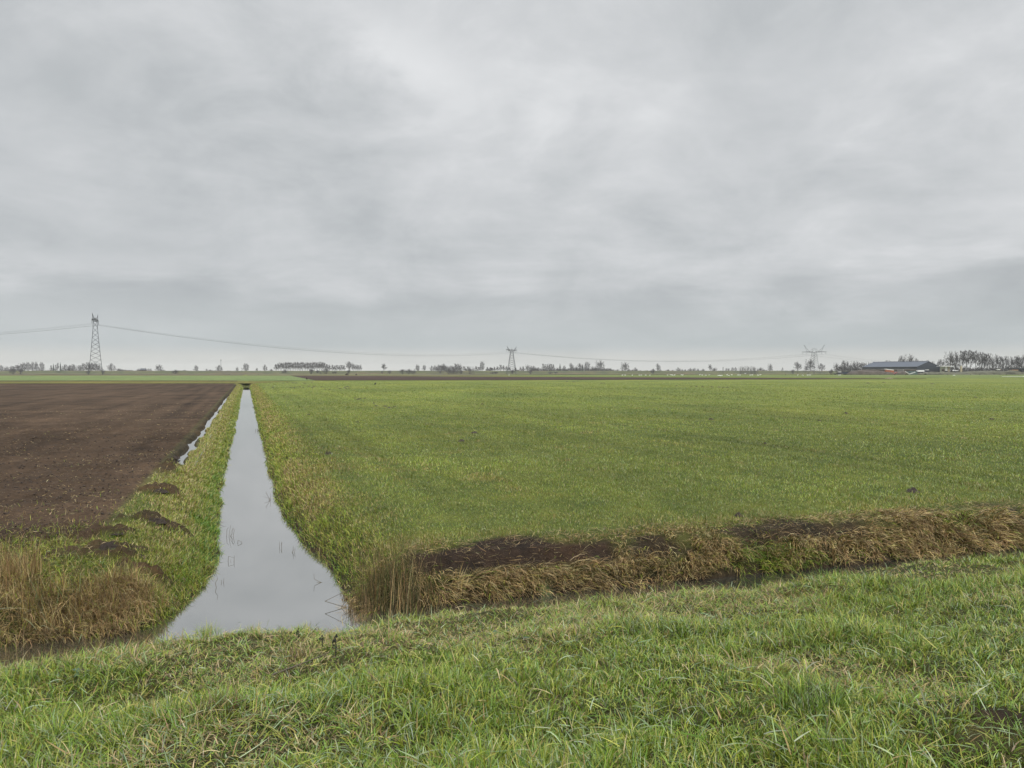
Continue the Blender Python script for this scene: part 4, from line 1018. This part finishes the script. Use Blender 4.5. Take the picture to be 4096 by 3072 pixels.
row([(3325, 1474, 20, 'bush'), (3345, 1450, 22, 'round'), (3360, 1458, 24, 'bush'), (3373, 1440, 20, 'round'), (3388, 1441, 20, 'round'), (3378, 1460, 30, 'bush'), (3400, 1455, 26, 'bush'), (3414, 1443, 20, 'round'), (3428, 1443, 22, 'round'), (3420, 1462, 30, 'bush'), (3440, 1450, 12, 'poplar'), (3448, 1447, 11, 'poplar'), (3456, 1449, 11, 'poplar'), (3464, 1448, 11, 'conifer'), (3473, 1446, 10, 'conifer'), (3481, 1450, 12, 'poplar'), (3450, 1466, 36, 'bush')], 'in the wood left of the long barn', None, 960, 'trees of the wood left of the barn')
row([(3500, 1447, 16), (3520, 1446, 18), (3545, 1440, 18), (3558, 1440, 18), (3578, 1443, 18), (3605, 1421, 34), (3640, 1415, 38), (3668, 1430, 16), (3692, 1441, 12), (3712, 1438, 14), (3730, 1444, 18)], 'rising behind the roof of the long barn', 'round', 860, 'trees behind the barn roof')
tree(3762, 1436, 40, 'round', 'round bare tree at the right end of the barn', 860)
row([(3800, 1405, 38, 'round'), (3822, 1403, 30, 'round'), (3847, 1401, 26, 'poplar'), (3866, 1399, 26, 'poplar'), (3882, 1398, 28, 'poplar'), (3903, 1400, 28, 'poplar'), (3926, 1404, 30, 'round'), (3936, 1409, 24, 'poplar'), (3958, 1410, 34, 'round'), (3984, 1415, 30, 'round'), (4004, 1424, 24, 'poplar'), (4022, 1423, 28, 'round'), (4044, 1424, 26, 'round'), (4064, 1424, 26, 'poplar'), (4078, 1420, 26, 'round'), (4096, 1416, 32, 'round'), (4122, 1418, 30, 'round')], 'in the tall tree row right of the farmyard', None, 820, 'trees of the tall row by the farmyard')
row([(3790 + 17 * i, 1466 + random.uniform(-3, 3), 30) for i in range(19)], 'in the undergrowth beneath the tall farmyard row', 'bush', 835, 'undergrowth of the tall row')
# far-off woods that read as one mass
def woodland(name, x0, x1, top, Y, seed):
    rr = np.random.default_rng(seed); n = int((x1 - x0) * 14)
    px = rr.uniform(x0, x1, n); h = (height_at(top, Y) + 2) * np.clip(0.55 + 0.9 * fbm(px * .06, px * 0 + seed, 4, seed), .25, 1.3)
    z = rr.random(n) * h - 2; x = (px - 2048) / FPX * Y; y = Y + rr.uniform(-12, 12, n)
    s = rr.uniform(.6, 1.6, n); o = rr.normal(0, 1, (n, 3, 3)) * s[:, None, None] * .8
    v = np.stack([x, y, z], 1)[:, None, :] + o
    stuff(name, mesh_np(name, v.reshape(-1, 3), np.arange(n * 3).reshape(-1, 3)), M_bush, None, 'woodland')
for i, (a, b, t, Y_) in enumerate(((-60, 420, 1476, 1900), (420, 620, 1480, 1900), (620, 1100, 1483, 2400), (1440, 1720, 1482, 2400), (1840, 2140, 1474, 1700), (2420, 2640, 1480, 2200), (2640, 3100, 1480, 2400), (3100, 3330, 1482, 2400))):
    woodland('woodland', a, b, t, Y_, 40 + i)

# ------------------------------------------------------------------ pylons and cables
def pylon(px, Y, zb, body, topw, basew, arm, hornx, hornz, ang, label, rot, armz=1.5, thick=0.17, nlev=8):
    x = far_at(px, Y); root = empty('electricity_pylon', (x, Y, zb), 0); tag(root, label, 'pylon', 'electricity pylons of one line')
    def wid(t): return basew + (topw - basew) * (1 - (1 - t) ** 1.25) if t < 1 else topw
    R = Matrix.Rotation(rot, 4, 'Z')
    def c(t, i):
        w = wid(t) / 2; sx, sy = ((-1, -1), (1, -1), (1, 1), (-1, 1))[i % 4]; return R @ Vector((sx * w, sy * w, body * t))
    lev = [0.0] + [0.20 + 0.80 * (1 - (1 - k / nlev) ** 0.9) for k in range(nlev + 1)]
    for i in range(4):
        m = MB()
        for a, b in zip(lev[:-1], lev[1:]): m.bar(c(a, i), c(b, i), thick * 1.25)
        m.build('leg', M_steel, root)
    m = MB()
    for i in range(4):
        mid = (c(lev[1], i) + c(lev[1], i + 1)) / 2
        m.bar(c(0, i), c(0.10, i).lerp(mid, .35), thick * .7); m.bar(c(0.10, i).lerp(mid, .35), mid, thick * .7)
        m.bar(c(0, i + 1), c(0.10, i + 1).lerp(mid, .35), thick * .7); m.bar(c(0.10, i + 1).lerp(mid, .35), mid, thick * .7)
        m.bar(c(lev[1], i), c(lev[1], i + 1), thick * .6)
        for a, b in zip(lev[1:-1], lev[2:]):
            m.bar(c(a, i), c(b, i + 1), thick * .75); m.bar(c(a, i + 1), c(b, i), thick * .75)
    m.build('bracing', M_steel, root)
    Ra = Matrix.Rotation(ang, 4, 'Z'); top = body
    P = lambda a, o, z: Ra @ Vector((a, o, z))
    hw = topw / 2
    for sg in (-1, 1):
        m = MB()
        for o in (-hw * .7, hw * .7):
            m.bar(P(0, o, top), P(sg * arm, 0, top + armz), thick * 1.1); m.bar(P(sg * hw, o, top + 2.6), P(sg * arm, 0, top + armz + .2), thick * .9)
            for k in range(6):
                t0, t1 = k / 6, (k + .5) / 6
                A = P(0, o, top).lerp(P(sg * arm, 0, top + armz), t0); B = P(sg * hw, o, top + 2.6).lerp(P(sg * arm, 0, top + armz + .2), t1); D = P(0, o, top).lerp(P(sg * arm, 0, top + armz), min(1, (k + 1) / 6))
                m.bar(A, B, thick * .5); m.bar(B, D, thick * .5)
        m.build('cross_arm', M_steel, root)
        m = MB(); A0 = P(sg * hornx * .38, 0, top + armz * .4); A1 = P(sg * hornx, 0, top + hornz); B0 = P(sg * hornx * .68, 0, top + armz * .7)
        for o in (-.7, .7):
            m.bar(A0 + P(0, o, 0), A1, thick * 1.0); m.bar(B0 + P(0, o, 0), A1, thick * .8)
        for k in range(1, 5): m.bar(A0.lerp(A1, k / 5), B0.lerp(A1, (k - .5) / 5), thick * .5)
        m.bar(A1 + P(-1.1, 0, 0), A1 + P(1.1, 0, .3), thick * 1.3)
        m.build('horn', M_steel, root)
    m = MB(); tz = top + hornz * .52
    for sg in (-1, 1):
        m.bar(P(sg * hw, 0, top), P(sg * hw * .9, 0, tz), thick); m.bar(P(sg * hw, 0, top), P(0, 0, tz), thick * .6); m.bar(P(sg * hw, 0, tz), P(sg * arm * .48, 0, top + .8), thick * .7)
    m.bar(P(-hw * 1.2, 0, tz), P(hw * 1.2, 0, tz), thick * 1.2); m.bar(P(0, 0, tz), P(0, 0, tz + 3), thick * .4)
    m.build('top_frame', M_steel, root)
    att = []
    for q in (-.92, -.6, .6, .92):
        s_ = P(q * arm, 0, top + armz * abs(q)); e = s_ - Vector((0, 0, 3.4)); MB().bar(s_, e, .16, .16, 6).build('insulator', M_insul, root)
        att.append(Vector((x, Y, zb)) + e)
    return att
A1 = pylon(383, 622, -0.05, 45.0, 2.9, 10.6, 13, 10, 6.5, math.radians(108), 'tall narrow steel lattice pylon at the left, the nearest one', math.radians(29.6), thick=.13, nlev=9)
A2 = pylon(2047, 1100, -2.0, 34.5, 4.2, 14.5, 18, 15, 7.5, math.radians(62), 'steel lattice pylon with raised arms at the middle of the horizon', math.radians(8), armz=3.0, thick=.17)
A3 = pylon(3256, 1200, -2.0, 35.5, 5.6, 13.5, 19, 15.5, 12.0, math.radians(-15), 'wide armed steel lattice pylon at the right, left of the barn', math.radians(22), thick=.19, armz=1.2)
A0 = [a + Vector((-560, 170, -2)) for a in A1]
A4 = [Vector((1140, 1800, 27)) + Vector((14 * k, -10 * k, 0)) for k in (-1, -.6, .6, 1)]
def cable(a, b, sag, label, r=.062):
    m = MB(); n = 36
    pts = [a.lerp(b, i / n) - Vector((0, 0, 4 * sag * (i / n) * (1 - i / n))) for i in range(n + 1)]
    o = empty('power_cable', pts[0]); pts = [p - pts[0] for p in pts]
    m.tube(pts, r, 4); me = m.mesh('power_cable')
    bpy.data.objects.remove(o)
    o = link('power_cable', me, M_wire); o.location = a
    tag(o, label, 'cable', 'power cables of the pylon line')
PO = ['outer left', 'inner left', 'inner right', 'outer right']
for i in range(4):
    cable(A1[i], A0[i], 9.5, 'thin grey power cable leaving the left pylon to the left, from its %s insulator' % PO[i])
    cable(A1[i], A2[i], 12.5 + .5 * i, 'thin sagging power cable between left and middle pylons, from the %s insulator' % PO[i])
    cable(A2[i], A3[i], 12.0 + .4 * i, 'thin sagging power cable between middle and right pylons, from the %s insulator' % PO[i], .085)
    cable(A3[i], A4[i], 10.0, 'thin power cable running from the right pylon behind the barn, on its %s insulator' % PO[i], .085)
# slim mast and posts
x = far_at(884, 1500); mt = empty('radio_mast', (x, 1500, -2)); tag(mt, 'thin grey mast rising behind a bare tree on the left horizon', 'mast')
MB().bar((0, 0, 0), (0, 0, 27), .45, .3, 6).build('pole', M_steel, mt); MB().bar((0, 0, 26), (0, 0, 29), .7, .7, 6).build('antenna', M_steel, mt)
x = far_at(2892, 1290); o = MB().bar((0, 0, 0), (0, 0, 10.5), .45, .5, 6).bar((-.5, 0, 10.2), (.7, 0, 10.8), .3, .3).build('wooden_pole', M_bark); o.location = (x, 1290, -.5); tag(o, 'dark wooden pole on the dike left of the tall thicket', 'pole')

# ------------------------------------------------------------------ swans, crow, flock
def swan_mesh(up):
    m = MB(); m.ball((0, 0, .30), (.48, .24, .24), 12, 8); m.ball((-.42, 0, .36), (.24, .13, .10), 8, 5, 0, .3)
    m.ball((.02, .17, .37), (.36, .09, .17), 8, 5); m.ball((.02, -.17, .37), (.36, .09, .17), 8, 5)
    if up: pts = [(.36, 0, .34), (.50, 0, .50), (.46, 0, .72), (.42, 0, .90), (.50, 0, .99)]
    else: pts = [(.36, 0, .36), (.58, 0, .48), (.72, 0, .36), (.78, 0, .16), (.84, 0, .07)]
    m.tube(pts, lambda t: .085 - .04 * t, 7); e = pts[-1]
    m.ball((e[0] + .03, 0, e[2]), (.09, .055, .055), 7, 5)
    return m.mesh('body', True), pts[-1]
SW = [swan_mesh(True), swan_mesh(False)]
M_beak = paint('beak', (.35, .12, .03), .5, .1, 5); M_legs = paint('webbed_feet', (.02, .02, .02), .6, .1, 5)
beakm = []
for me, e in SW:
    me.materials.append(M_feather); k = 1 if e[2] > .5 else -1
    b = MB().bar((e[0] + .10, 0, e[2]), (e[0] + .22, 0, e[2] - .03), .03, .012, 5).mesh('beak'); b.materials.append(M_beak); beakm.append(b)
lg = MB().bar((0, .07, .15), (0, .07, -.02), .02).bar((0, -.07, .15), (0, -.07, -.02), .02).mesh('legs'); lg.materials.append(M_legs)
swp = [(2490, 1502, 0), (2501, 1502, 0), (2529, 1502.5, 1), (2557, 1502, 0), (2565, 1502, 0), (2582, 1502, 0), (2599, 1502, 1), (2670, 1501.5, 0), (2681, 1501, 0), (2687, 1501, 0), (2691, 1503, 0), (2698, 1502, 1), (2727, 1501, 0), (2731, 1501.5, 1), (2799, 1501, 1), (2809, 1502, 1), (2822, 1502.5, 0),
       (2838, 1501, 0), (2874, 1504, 0), (2880, 1504, 0), (2887, 1504, 0), (2908, 1501, 1), (2914, 1503.5, 0), (2926, 1501, 0), (2953, 1502, 0), (2960, 1501.5, 0), (3001, 1502, 0), (3010, 1501.5, 0), (3033, 1503, 1), (3042, 1501, 0), (3191, 1502, 1), (3210, 1502, 0), (3230, 1502, 0), (3239, 1502, 0), (3355, 1501.5, 0), (3360, 1501.5, 0), (3817, 1503, 0)]
for i, (px, py, u_) in enumerate(swp):
    x, y = ground_at(px, py, .08); s = random.uniform(0.85, 1.05)
    w = empty('swan', (x, y, 0.08 + zg(x, y)), random.choice((0, math.pi)) + random.uniform(-.6, .6)); w.scale = (s, s, s)
    k = 0 if u_ else 1
    link('body', SW[k][0], None, w); link('beak', beakm[k], None, w); link('legs', lg, None, w)
    lab = 'white swan %s in the far meadow, %s from the left' % ('with raised neck' if u_ else 'grazing with lowered head', ordw[i])
    if i == len(swp) - 1: lab = 'lone white swan in the meadow below the farmyard, rightmost of all'
    tag(w, lab, 'swan', 'white swans in the far meadow')
# a swan in flight
m = MB(); m.ball((0, 0, 0), (.6, .2, .18), 10, 6); m.tube([(.5, 0, 0), (.9, 0, .05), (1.2, 0, .05)], lambda t: .08 - .03 * t, 6)
fl = empty('flying_swan', (far_at(2981, 560), 560, height_at(1495, 560)), math.radians(100)); m.build('body', M_feather, fl, True)
for sg in (-1, 1):
    MB().add([(.3, sg * .15, .08), (.25, sg * .7, .45), (.0, sg * 1.25, .65), (-.25, sg * .7, .40), (-.3, sg * .15, .05), (.0, sg * .5, .20)], [(0, 1, 5), (1, 2, 5), (2, 3, 5), (3, 4, 5), (4, 0, 5)]).build('wing', M_feather, fl)
tag(fl, 'white swan landing with spread wings above the far meadow', 'swan', 'white swans in the far meadow')
x, y = ground_at(1501, 1541, 0); cr = empty('crow', (x, y, .05), math.radians(20)); tag(cr, 'black crow standing upright at the far end of the pasture', 'bird')
MB().ball((0, 0, .28), (.22, .13, .14), 8, 6, 0, -.7).ball((.13, 0, .45), (.08, .07, .07), 7, 5).bar((-.12, 0, .2), (-.28, 0, .08), .07, .03).build('body', M_black, cr, True)
MB().bar((.18, 0, .45), (.30, 0, .43), .03, .01, 5).build('beak', M_dark, cr); MB().bar((0, .05, .18), (0, .05, -.03), .015).bar((0, -.05, .18), (0, -.05, -.03), .015).build('legs', M_dark, cr)
n = 260; fx = rng.normal(1545, 50, n); fy = rng.normal(1433, 8, n); Yb = 1000 + rng.normal(0, 20, n); bx = (fx - 2048) / FPX * Yb; bz = EYE + (1485 - fy) / FPX * Yb
bo = np.array([(-.55, 0, .16), (0, .16, 0), (0, -.16, 0), (.55, 0, .16)]); v = np.stack([bx, Yb, bz], 1)[:, None] + bo[None] * rng.uniform(.7, 1.2, (n, 1, 1))
b = (np.arange(n) * 4)[:, None]; f = np.concatenate([np.concatenate([b, b + 1, b + 2], 1), np.concatenate([b + 3, b + 2, b + 1], 1)])
stuff('bird_flock', mesh_np('bird_flock', v.reshape(-1, 3), f), M_black, 'loose distant flock of birds left of the middle pylon', 'birds')
# dark heaps and posts out in the fields
for px, py, w, h, lab in ((1388, 1501, 20, 1.6, 'dark muck heap beyond the ploughed strip, larger of two'), (1425, 1501, 12, .9, 'dark muck heap beyond the ploughed strip, smaller one on the right')):
    heap('muck_heap', px, py, w, h, lab, 'muck heap', None, .8)
heap('straw_heap', 1227, 1518.5, 9, .7, 'small pale heap at the tip of the ploughed strip', 'heap')
M_hay = paint('old_straw', (.17, .15, .085), .9, .3, 3)
o = heap('straw_heap', 3557, 1516, 46, .5, 'long straw coloured heap at the field edge below the barn', 'straw heap', None, .3); o.data = o.data.copy(); o.data.materials[0] = M_hay
for i, (px, py) in enumerate(((918, 1500.5), (1035, 1500.5), (2036, 1503), (3142, 1502), (3480, 1502), (3520, 1502), (3579, 1502), (3621, 1503), (3791, 1502), (3882, 1502), (3919, 1502), (4000, 1502), (4025, 1502))):
    x, y = ground_at(px, py, 0); o = MB().bar((0, 0, -.1), (random.uniform(-.1, .1), 0, 1.15), .11, .09, 6).ball((0, 0, 1.15), (.12, .12, .05), 6, 4).build('fence_post', M_white if px == 2036 else M_bark)
    o.location = (x, y, 0); tag(o, '%s post at the far field edge, %s post from the left' % ('white marker' if px == 2036 else 'dark wooden', ordw[i]), 'post', 'posts along the far field edge')

# ------------------------------------------------------------------ the farm
M_roof = paint('roof_sheet', (.060, .074, .098), .7, .06, .15); M_navy = paint('navy_cladding', (.022, .030, .044), .5, .12, .3)
M_conc = paint('concrete', (.26, .25, .23), .85, .2, .4); M_earth = paint('rough_earth', (.060, .048, .036), .95, .5, .35, 0, .5)
M_earthg = paint('weedy_earth', (.068, .068, .040), .95, .5, .25, 0, .5); M_orange = paint('orange_paint', (.32, .105, .045), .5, .15, .5)
M_maroon = paint('red_frame', (.22, .035, .03), .6, .2, 1); M_green = paint('green_tarpaulin', (.030, .065, .055), .5, .3, .4); M_beige = paint('beige_panel', (.42, .36, .25), .7, .1, .5)
def barn():
    s = 1.14; C0 = Vector((far_at(3668, 690), 690, 0)); g = Vector((.96, .28, 0)); a = Vector((-.28, .96, 0)); Wd, Ln = 24 * s, 61 * s; he, hr = height_at(1467.4, 690), height_at(1447, 690 + 3.4 * s)
    root = empty('barn', C0); tag(root, 'long low navy barn with grey blue sheet roof on the right horizon', 'barn')
    def P(p, q, z, ov=0): return g * p + a * q + Vector((0, 0, z))
    wl = [P(0, 0, 0), P(Wd, 0, 0), P(Wd, Ln, 0), P(0, Ln, 0)]
    m = MB(); vs_ = [P(0, 0, 0), P(Wd, 0, 0), P(Wd, 0, he), P(Wd / 2, 0, hr), P(0, 0, he)] + [P(0, Ln, 0), P(Wd, Ln, 0), P(Wd, Ln, he), P(Wd / 2, Ln, hr), P(0, Ln, he)]
    m.add(vs_, [(0, 1, 2, 3, 4), (9, 8, 7, 6, 5), (0, 4, 9, 5), (1, 6, 7, 2)])
    for k in range(40): m.bar(P(-.03, Ln * (k + .5) / 40, .1), P(-.03, Ln * (k + .5) / 40, he - .1), .05)
    m.build('wall', M_navy, root)
    for k in range(2):
        m = MB(); t = .28; x0 = -.5 if k == 0 else Wd + .5; xr = Wd / 2
        z0 = he - .5 * (hr - he) / (Wd / 2) + .1
        q0, q1 = -.4, Ln + .4
        b = [P(x0, q0, z0), P(xr, q0, hr + .1), P(xr, q1, hr + .1), P(x0, q1, z0)]; tp = [p + Vector((0, 0, t)) for p in b]
        m.add(b + tp, [(3, 2, 1, 0), (4, 5, 6, 7), (0, 1, 5, 4), (1, 2, 6, 5), (2, 3, 7, 6), (3, 0, 4, 7)])
        rf = m.build('roof', M_roof, root)
    MB().bar(P(Wd / 2, -.4, hr + .45), P(Wd / 2, Ln + .4, hr + .45), .3, .3, 6).build('ridge_cap', M_roof, root)
    MB().bar(P(-.65, -.4, he - .12), P(-.65, Ln + .4, he - .12), .14, .14, 5).build('gutter', M_dark, root)
    m = MB(); c = P(Wd * .55, -.12, 2.6); ang = math.atan2(g.y, g.x); m.box(c, (7, .2, 5.2), ang); m.build('door', M_dark, root)
barn()
def bx(name, px0, px1, y0, y1, Y, depth, mat, parent=None, ry=0, smooth=False, taper=1.0):
    xa, xb = far_at(px0, Y), far_at(px1, Y); z0, z1 = height_at(y0, Y), height_at(y1, Y)
    m = MB(); loc = Vector(parent['o']) if parent is not None and 'o' in parent else Vector((0, 0, 0))
    m.box(Vector(((xa + xb) / 2, Y, (z0 + z1) / 2)) - (parent.location if parent else Vector()), (abs(xb - xa), depth, abs(z1 - z0)), 0, ry, taper)
    return m.build(name, mat, parent)
def thing(name, px, Y, label, cat, z=0.0): return tag(empty(name, (far_at(px, Y), Y, z)), label, cat)
# silage clamp walls in front of the barn
t = thing('silage_clamp', 3560, 676, 'long low silage clamp with concrete rim in front of the barn', 'silage clamp')
bx('side_wall', 3452, 3664, 1499, 1477, 676, .5, M_earth, t); bx('rim', 3451, 3665, 1477.6, 1476.4, 676, .8, M_conc, t); bx('end_wall', 3600, 3602, 1499, 1478, 670, 12, M_conc, t)
def mound(name, px0, px1, top, Y, dep, mat, label, seed, flat=.5):
    w = (px1 - px0) / FPX * Y / 2; h = height_at(top, Y); n, m_ = 70, 16
    xs, ys = np.meshgrid(np.linspace(-1, 1, n), np.linspace(-1, 1, m_)); e = np.clip((1 - np.abs(xs) ** 3), 0, 1) ** .6 * np.clip(1 - ys ** 2, 0, 1) ** flat
    z = e * (1 + .45 * fbm(xs * w * .12 + seed, ys * 2, 4, seed)) - .05
    X, Y_ = xs * w, ys * dep; idx = np.arange(n * m_).reshape(m_, n)
    f = np.stack([idx[:-1, :-1], idx[:-1, 1:], idx[1:, 1:], idx[1:, :-1]], -1).reshape(-1, 4)
    o = link(name, mesh_np(name, np.stack([X, Y_, z * h], -1).reshape(-1, 3), f, None, True), mat); o.location = (far_at((px0 + px1) / 2, Y), Y, 0); return tag(o, label, 'mound')
mound('earth_mound', 3392, 3545, 1480, 655, 9, M_earth, 'dark rough earth mound left of the orange container', 5)
mound('earth_mound', 3530, 3680, 1486, 652, 6, M_earth, 'low brown earth mound under the orange container and white beams', 6)
mound('earth_mound', 3650, 3860, 1489, 660, 8, M_earthg, 'low weedy mound in front of the barn gable and white shelter', 7)
mound('earth_mound', 3810, 4240, 1482.5, 668, 12, M_earthg, 'long weedy earth bank before the tall tree row', 8, .4)
t = thing('container', 3556, 640, 'orange container with white lid tipped towards the right on the mound', 'container', height_at(1487, 640))
bx('body', 3541, 3573, 1488.5, 1479.5, 640, 2.6, M_orange, t, math.radians(7)); bx('lid', 3540, 3572, 1479.6, 1477.2, 640, 2.8, M_white, t, math.radians(7)); bx('rib', 3552, 3553, 1488, 1480, 638.6, .3, M_maroon, t, math.radians(7)); bx('rib', 3562, 3563, 1489, 1480.5, 638.6, .3, M_maroon, t, math.radians(7))
t = thing('farm_trailer', 3580, 640, 'low red trailer frame beside the orange container', 'trailer', 0)
bx('chassis', 3574, 3588, 1493, 1491, 640, 2, M_maroon, t, math.radians(-25)); bx('drawbar', 3570, 3580, 1496, 1494.5, 640, .4, M_maroon, t); MB().bar((0, -.8, .9), (0, .8, .9), .5, .5, 10).build('wheel', M_dark, t)
t = thing('tarpaulin_stack', 3648, 648, 'dark green covered stack between the white beams and the barn gable', 'stack')
bx('cover', 3628, 3664, 1498, 1484, 648, 6, M_green, t, 0, False, .8); bx('band', 3627, 3665, 1491.5, 1490.8, 645.5, 1.0, M_dark, t)
t = thing('conveyor', 3637, 641, 'pair of white beams meeting in a V before the green covered stack', 'conveyor')
o0 = t.location
for (a, b, c, d) in ((3620, 1485, 3637, 1496), (3637, 1496, 3661, 1489)): MB().bar(Vector((far_at(a, 641), 641, height_at(b, 641))) - o0, Vector((far_at(c, 641), 641, height_at(d, 641))) - o0, .22).build('beam', M_white, t)
t = thing('farm_trailer', 3682, 650, 'white box trailer in front of the barn gable', 'trailer')
bx('box', 3668, 3694, 1487, 1480.2, 650, 2.6, M_white, t); bx('chassis', 3668, 3698, 1489, 1487.1, 650, 2, M_dark, t)
for q in (-2, 2): MB().bar((q, -1.3, .8 + height_at(1493, 650)), (q, 1.3, .8 + height_at(1493, 650)), .5, .5, 10).build('wheel', M_dark, t)
t = thing('flatbed', 3702, 645, 'pale low flatbed just right of the white box trailer', 'trailer')
bx('deck', 3694, 3709, 1492.5, 1488.5, 645, 2.4, M_conc, t); MB().bar((0, -1.2, .5), (0, 1.2, .5), .45, .45, 10).build('wheel', M_dark, t)
t = thing('tractor', 3707, 660, 'dark tractor with white cab roof by the barn gable', 'tractor', height_at(1491, 660))
bx('hood', 3700, 3707, 1488, 1484, 660, 1.2, M_dark, t); bx('cab', 3706, 3714, 1488, 1480.5, 660, 1.7, M_dark, t, 0, False, .85); bx('cab_roof', 3702.5, 3713, 1480.4, 1478.4, 660, 2.0, M_white, t)
for q, r in ((-1.4, .6), (1.3, .9)): MB().bar((q, -1, r), (q, 1, r), r, r, 12).build('wheel', M_dark, t)
t = thing('shelter', 3780, 690, 'white flat roofed open shelter with beige curtain right of the barn', 'shelter')
bx('roof', 3756, 3804, 1466, 1463.6, 690, 9, M_white, t); bx('side_wall', 3760, 3777, 1490, 1466.1, 692, .3, M_white, t); bx('curtain', 3779, 3789, 1483, 1466.1, 688, .3, M_white, t); bx('curtain', 3791, 3798, 1487, 1466.1, 688, .3, M_beige, t)
bx('post', 3799, 3800, 1490, 1466.1, 687, .3, M_conc, t); bx('back_wall', 3777, 3800, 1490, 1466.1, 695, .3, M_dark, t); bx('crate', 3768, 3777, 1486, 1476, 688, 1.5, M_earth, t)
def car(px, py0, Y, L_, label, rz=0):
    t = thing('parked_car', px, Y, label, 'car', height_at(py0, Y)); t.rotation_euler = (0, 0, rz)
    pr = [(-.5, .25), (-.5, .55), (-.47, .62), (-.42, .98), (-.12, 1.0), (.12, .66), (.44, .58), (.5, .45), (.5, .25)]; h = 1.5
    m = MB(); n = len(pr)
    vs_ = [(a * L_, -.9, b * h) for a, b in pr] + [(a * L_, .9, b * h) for a, b in pr]
    m.add(vs_, [tuple(range(n)), tuple(range(2 * n - 1, n - 1, -1))] + [(i, i + n, (i + 1) % n + n, (i + 1) % n) for i in range(n)]); m.build('body', M_white, t)
    MB().box((-.16 * L_, 0, .8 * h), (.42 * L_, 1.83, .22 * h)).build('windows', M_dark, t)
    for q in (-.32, .32): MB().bar((q * L_, -.92, .33), (q * L_, .92, .33), .33, .33, 12).build('wheel', M_dark, t)
car(3821, 1485.5, 668, 4.4, 'white car parked on the yard right of the shelter')
t = thing('silo', 3844, 700, 'pale brown upright silo between the shelter and the tall trees', 'silo'); MB().bar((0, 0, 0), (0, 0, 8), 1.0, 1.0, 14).build('tank', M_beige, t); MB().bar((0, 0, 8), (0, 0, 9), 1.0, .25, 14).build('lid', M_conc, t)
t = thing('lorry', 3368, 660, 'lorry with white cab roof and dark box body left of the earth mound', 'lorry')
bx('cargo_box', 3365, 3395, 1495.5, 1487.3, 660, 2.6, M_navy, t); bx('cab', 3351, 3364, 1496, 1489, 660, 2.4, M_dark, t); bx('cab_roof', 3352, 3363, 1488.9, 1486.8, 660, 2.2, M_white, t)
for q in (-3, 2, 4): MB().bar((q, -1.3, .5), (q, 1.3, .5), .5, .5, 10).build('wheel', M_dark, t)
t = thing('flatbed', 3341, 655, 'low dark flatbed left of the lorry', 'trailer'); bx('deck', 3331, 3350, 1496, 1493.5, 655, 2.2, M_dark, t); MB().bar((0, -1.1, .4), (0, 1.1, .4), .4, .4, 10).build('wheel', M_dark, t)
t = thing('farm_trailer', 3995, 655, 'small white trailer with red end on top of the weedy bank', 'trailer', height_at(1481.5, 655)); bx('box', 3988, 3998, 1480, 1477, 655, 2, M_white, t); bx('tail_board', 3998.2, 4000, 1480, 1477.2, 655, 2, M_orange, t); MB().bar((0, -1, .1), (0, 1, .1), .35, .35, 10).build('wheel', M_dark, t)
t = thing('board_stack', 4055, 655, 'flat stack of pinkish boards on the weedy bank by the dark shed', 'boards', height_at(1482, 655)); bx('lower_layer', 4035, 4070, 1482, 1480.4, 655, 2, M_beige, t); bx('upper_layer', 4050, 4070, 1480.3, 1479, 655, 1.8, M_orange, t)
t = thing('shed', 4095, 664, 'dark low shed at the right edge of the picture', 'shed'); bx('wall', 4072, 4130, 1499, 1475, 664, 10, M_navy, t); bx('roof', 4058, 4134, 1475, 1472, 664, 12, M_navy, t); bx('door', 4088, 4100, 1499, 1480, 658.8, .3, M_dark, t)
x, y = ground_at(4060, 1506.5, .1); o = MB().box((4, 0, .12), (22, .5, .12)).box((9, .35, .2), (9, .3, .1)).build('plastic_sheet', M_white); o.location = (x, y, .02); tag(o, 'long white plastic strip lying in the field at the right edge', 'plastic strip')
t = thing('farmhouse', 573, 1420, 'tiny dark roofed farmhouse behind the dike right of the big pylon', 'house', -2)
bx('wall', 563, 584, 1488, 1480.5, 1420, 8, M_earth, t); MB().add([(-5.8, -5, 7.2), (5.8, -5, 7.2), (5.8, 5, 7.2), (-5.8, 5, 7.2), (-3.2, 0, 10.6), (3.2, 0, 10.6)], [(0, 1, 5, 4), (1, 2, 5), (2, 3, 4, 5), (3, 0, 4), (3, 2, 1, 0)]).build('roof', M_navy, t)

# ------------------------------------------------------------------ haze
m = bpy.data.materials.new('haze'); m.use_nodes = True; tt = m.node_tree; tt.nodes.clear(); ho = N(tt, 'ShaderNodeOutputMaterial'); pv = N(tt, 'ShaderNodeVolumePrincipled')
pv.inputs['Color'].default_value = (.90, .91, .90, 1); pv.inputs['Density'].default_value = 0.00012; pv.inputs['Anisotropy'].default_value = 0.1
tt.links.new(pv.outputs[0], ho.inputs['Volume'])
hx0, hx1, hy0, hy1 = X.min() - 20, X.max() + 20, Y.min() - 20, Y.max() + 20
h = MB().box(((hx0 + hx1) / 2, (hy0 + hy1) / 2, 27), (hx1 - hx0, hy1 - hy0, 64)).build('haze', m); tag(h, kind='stuff')
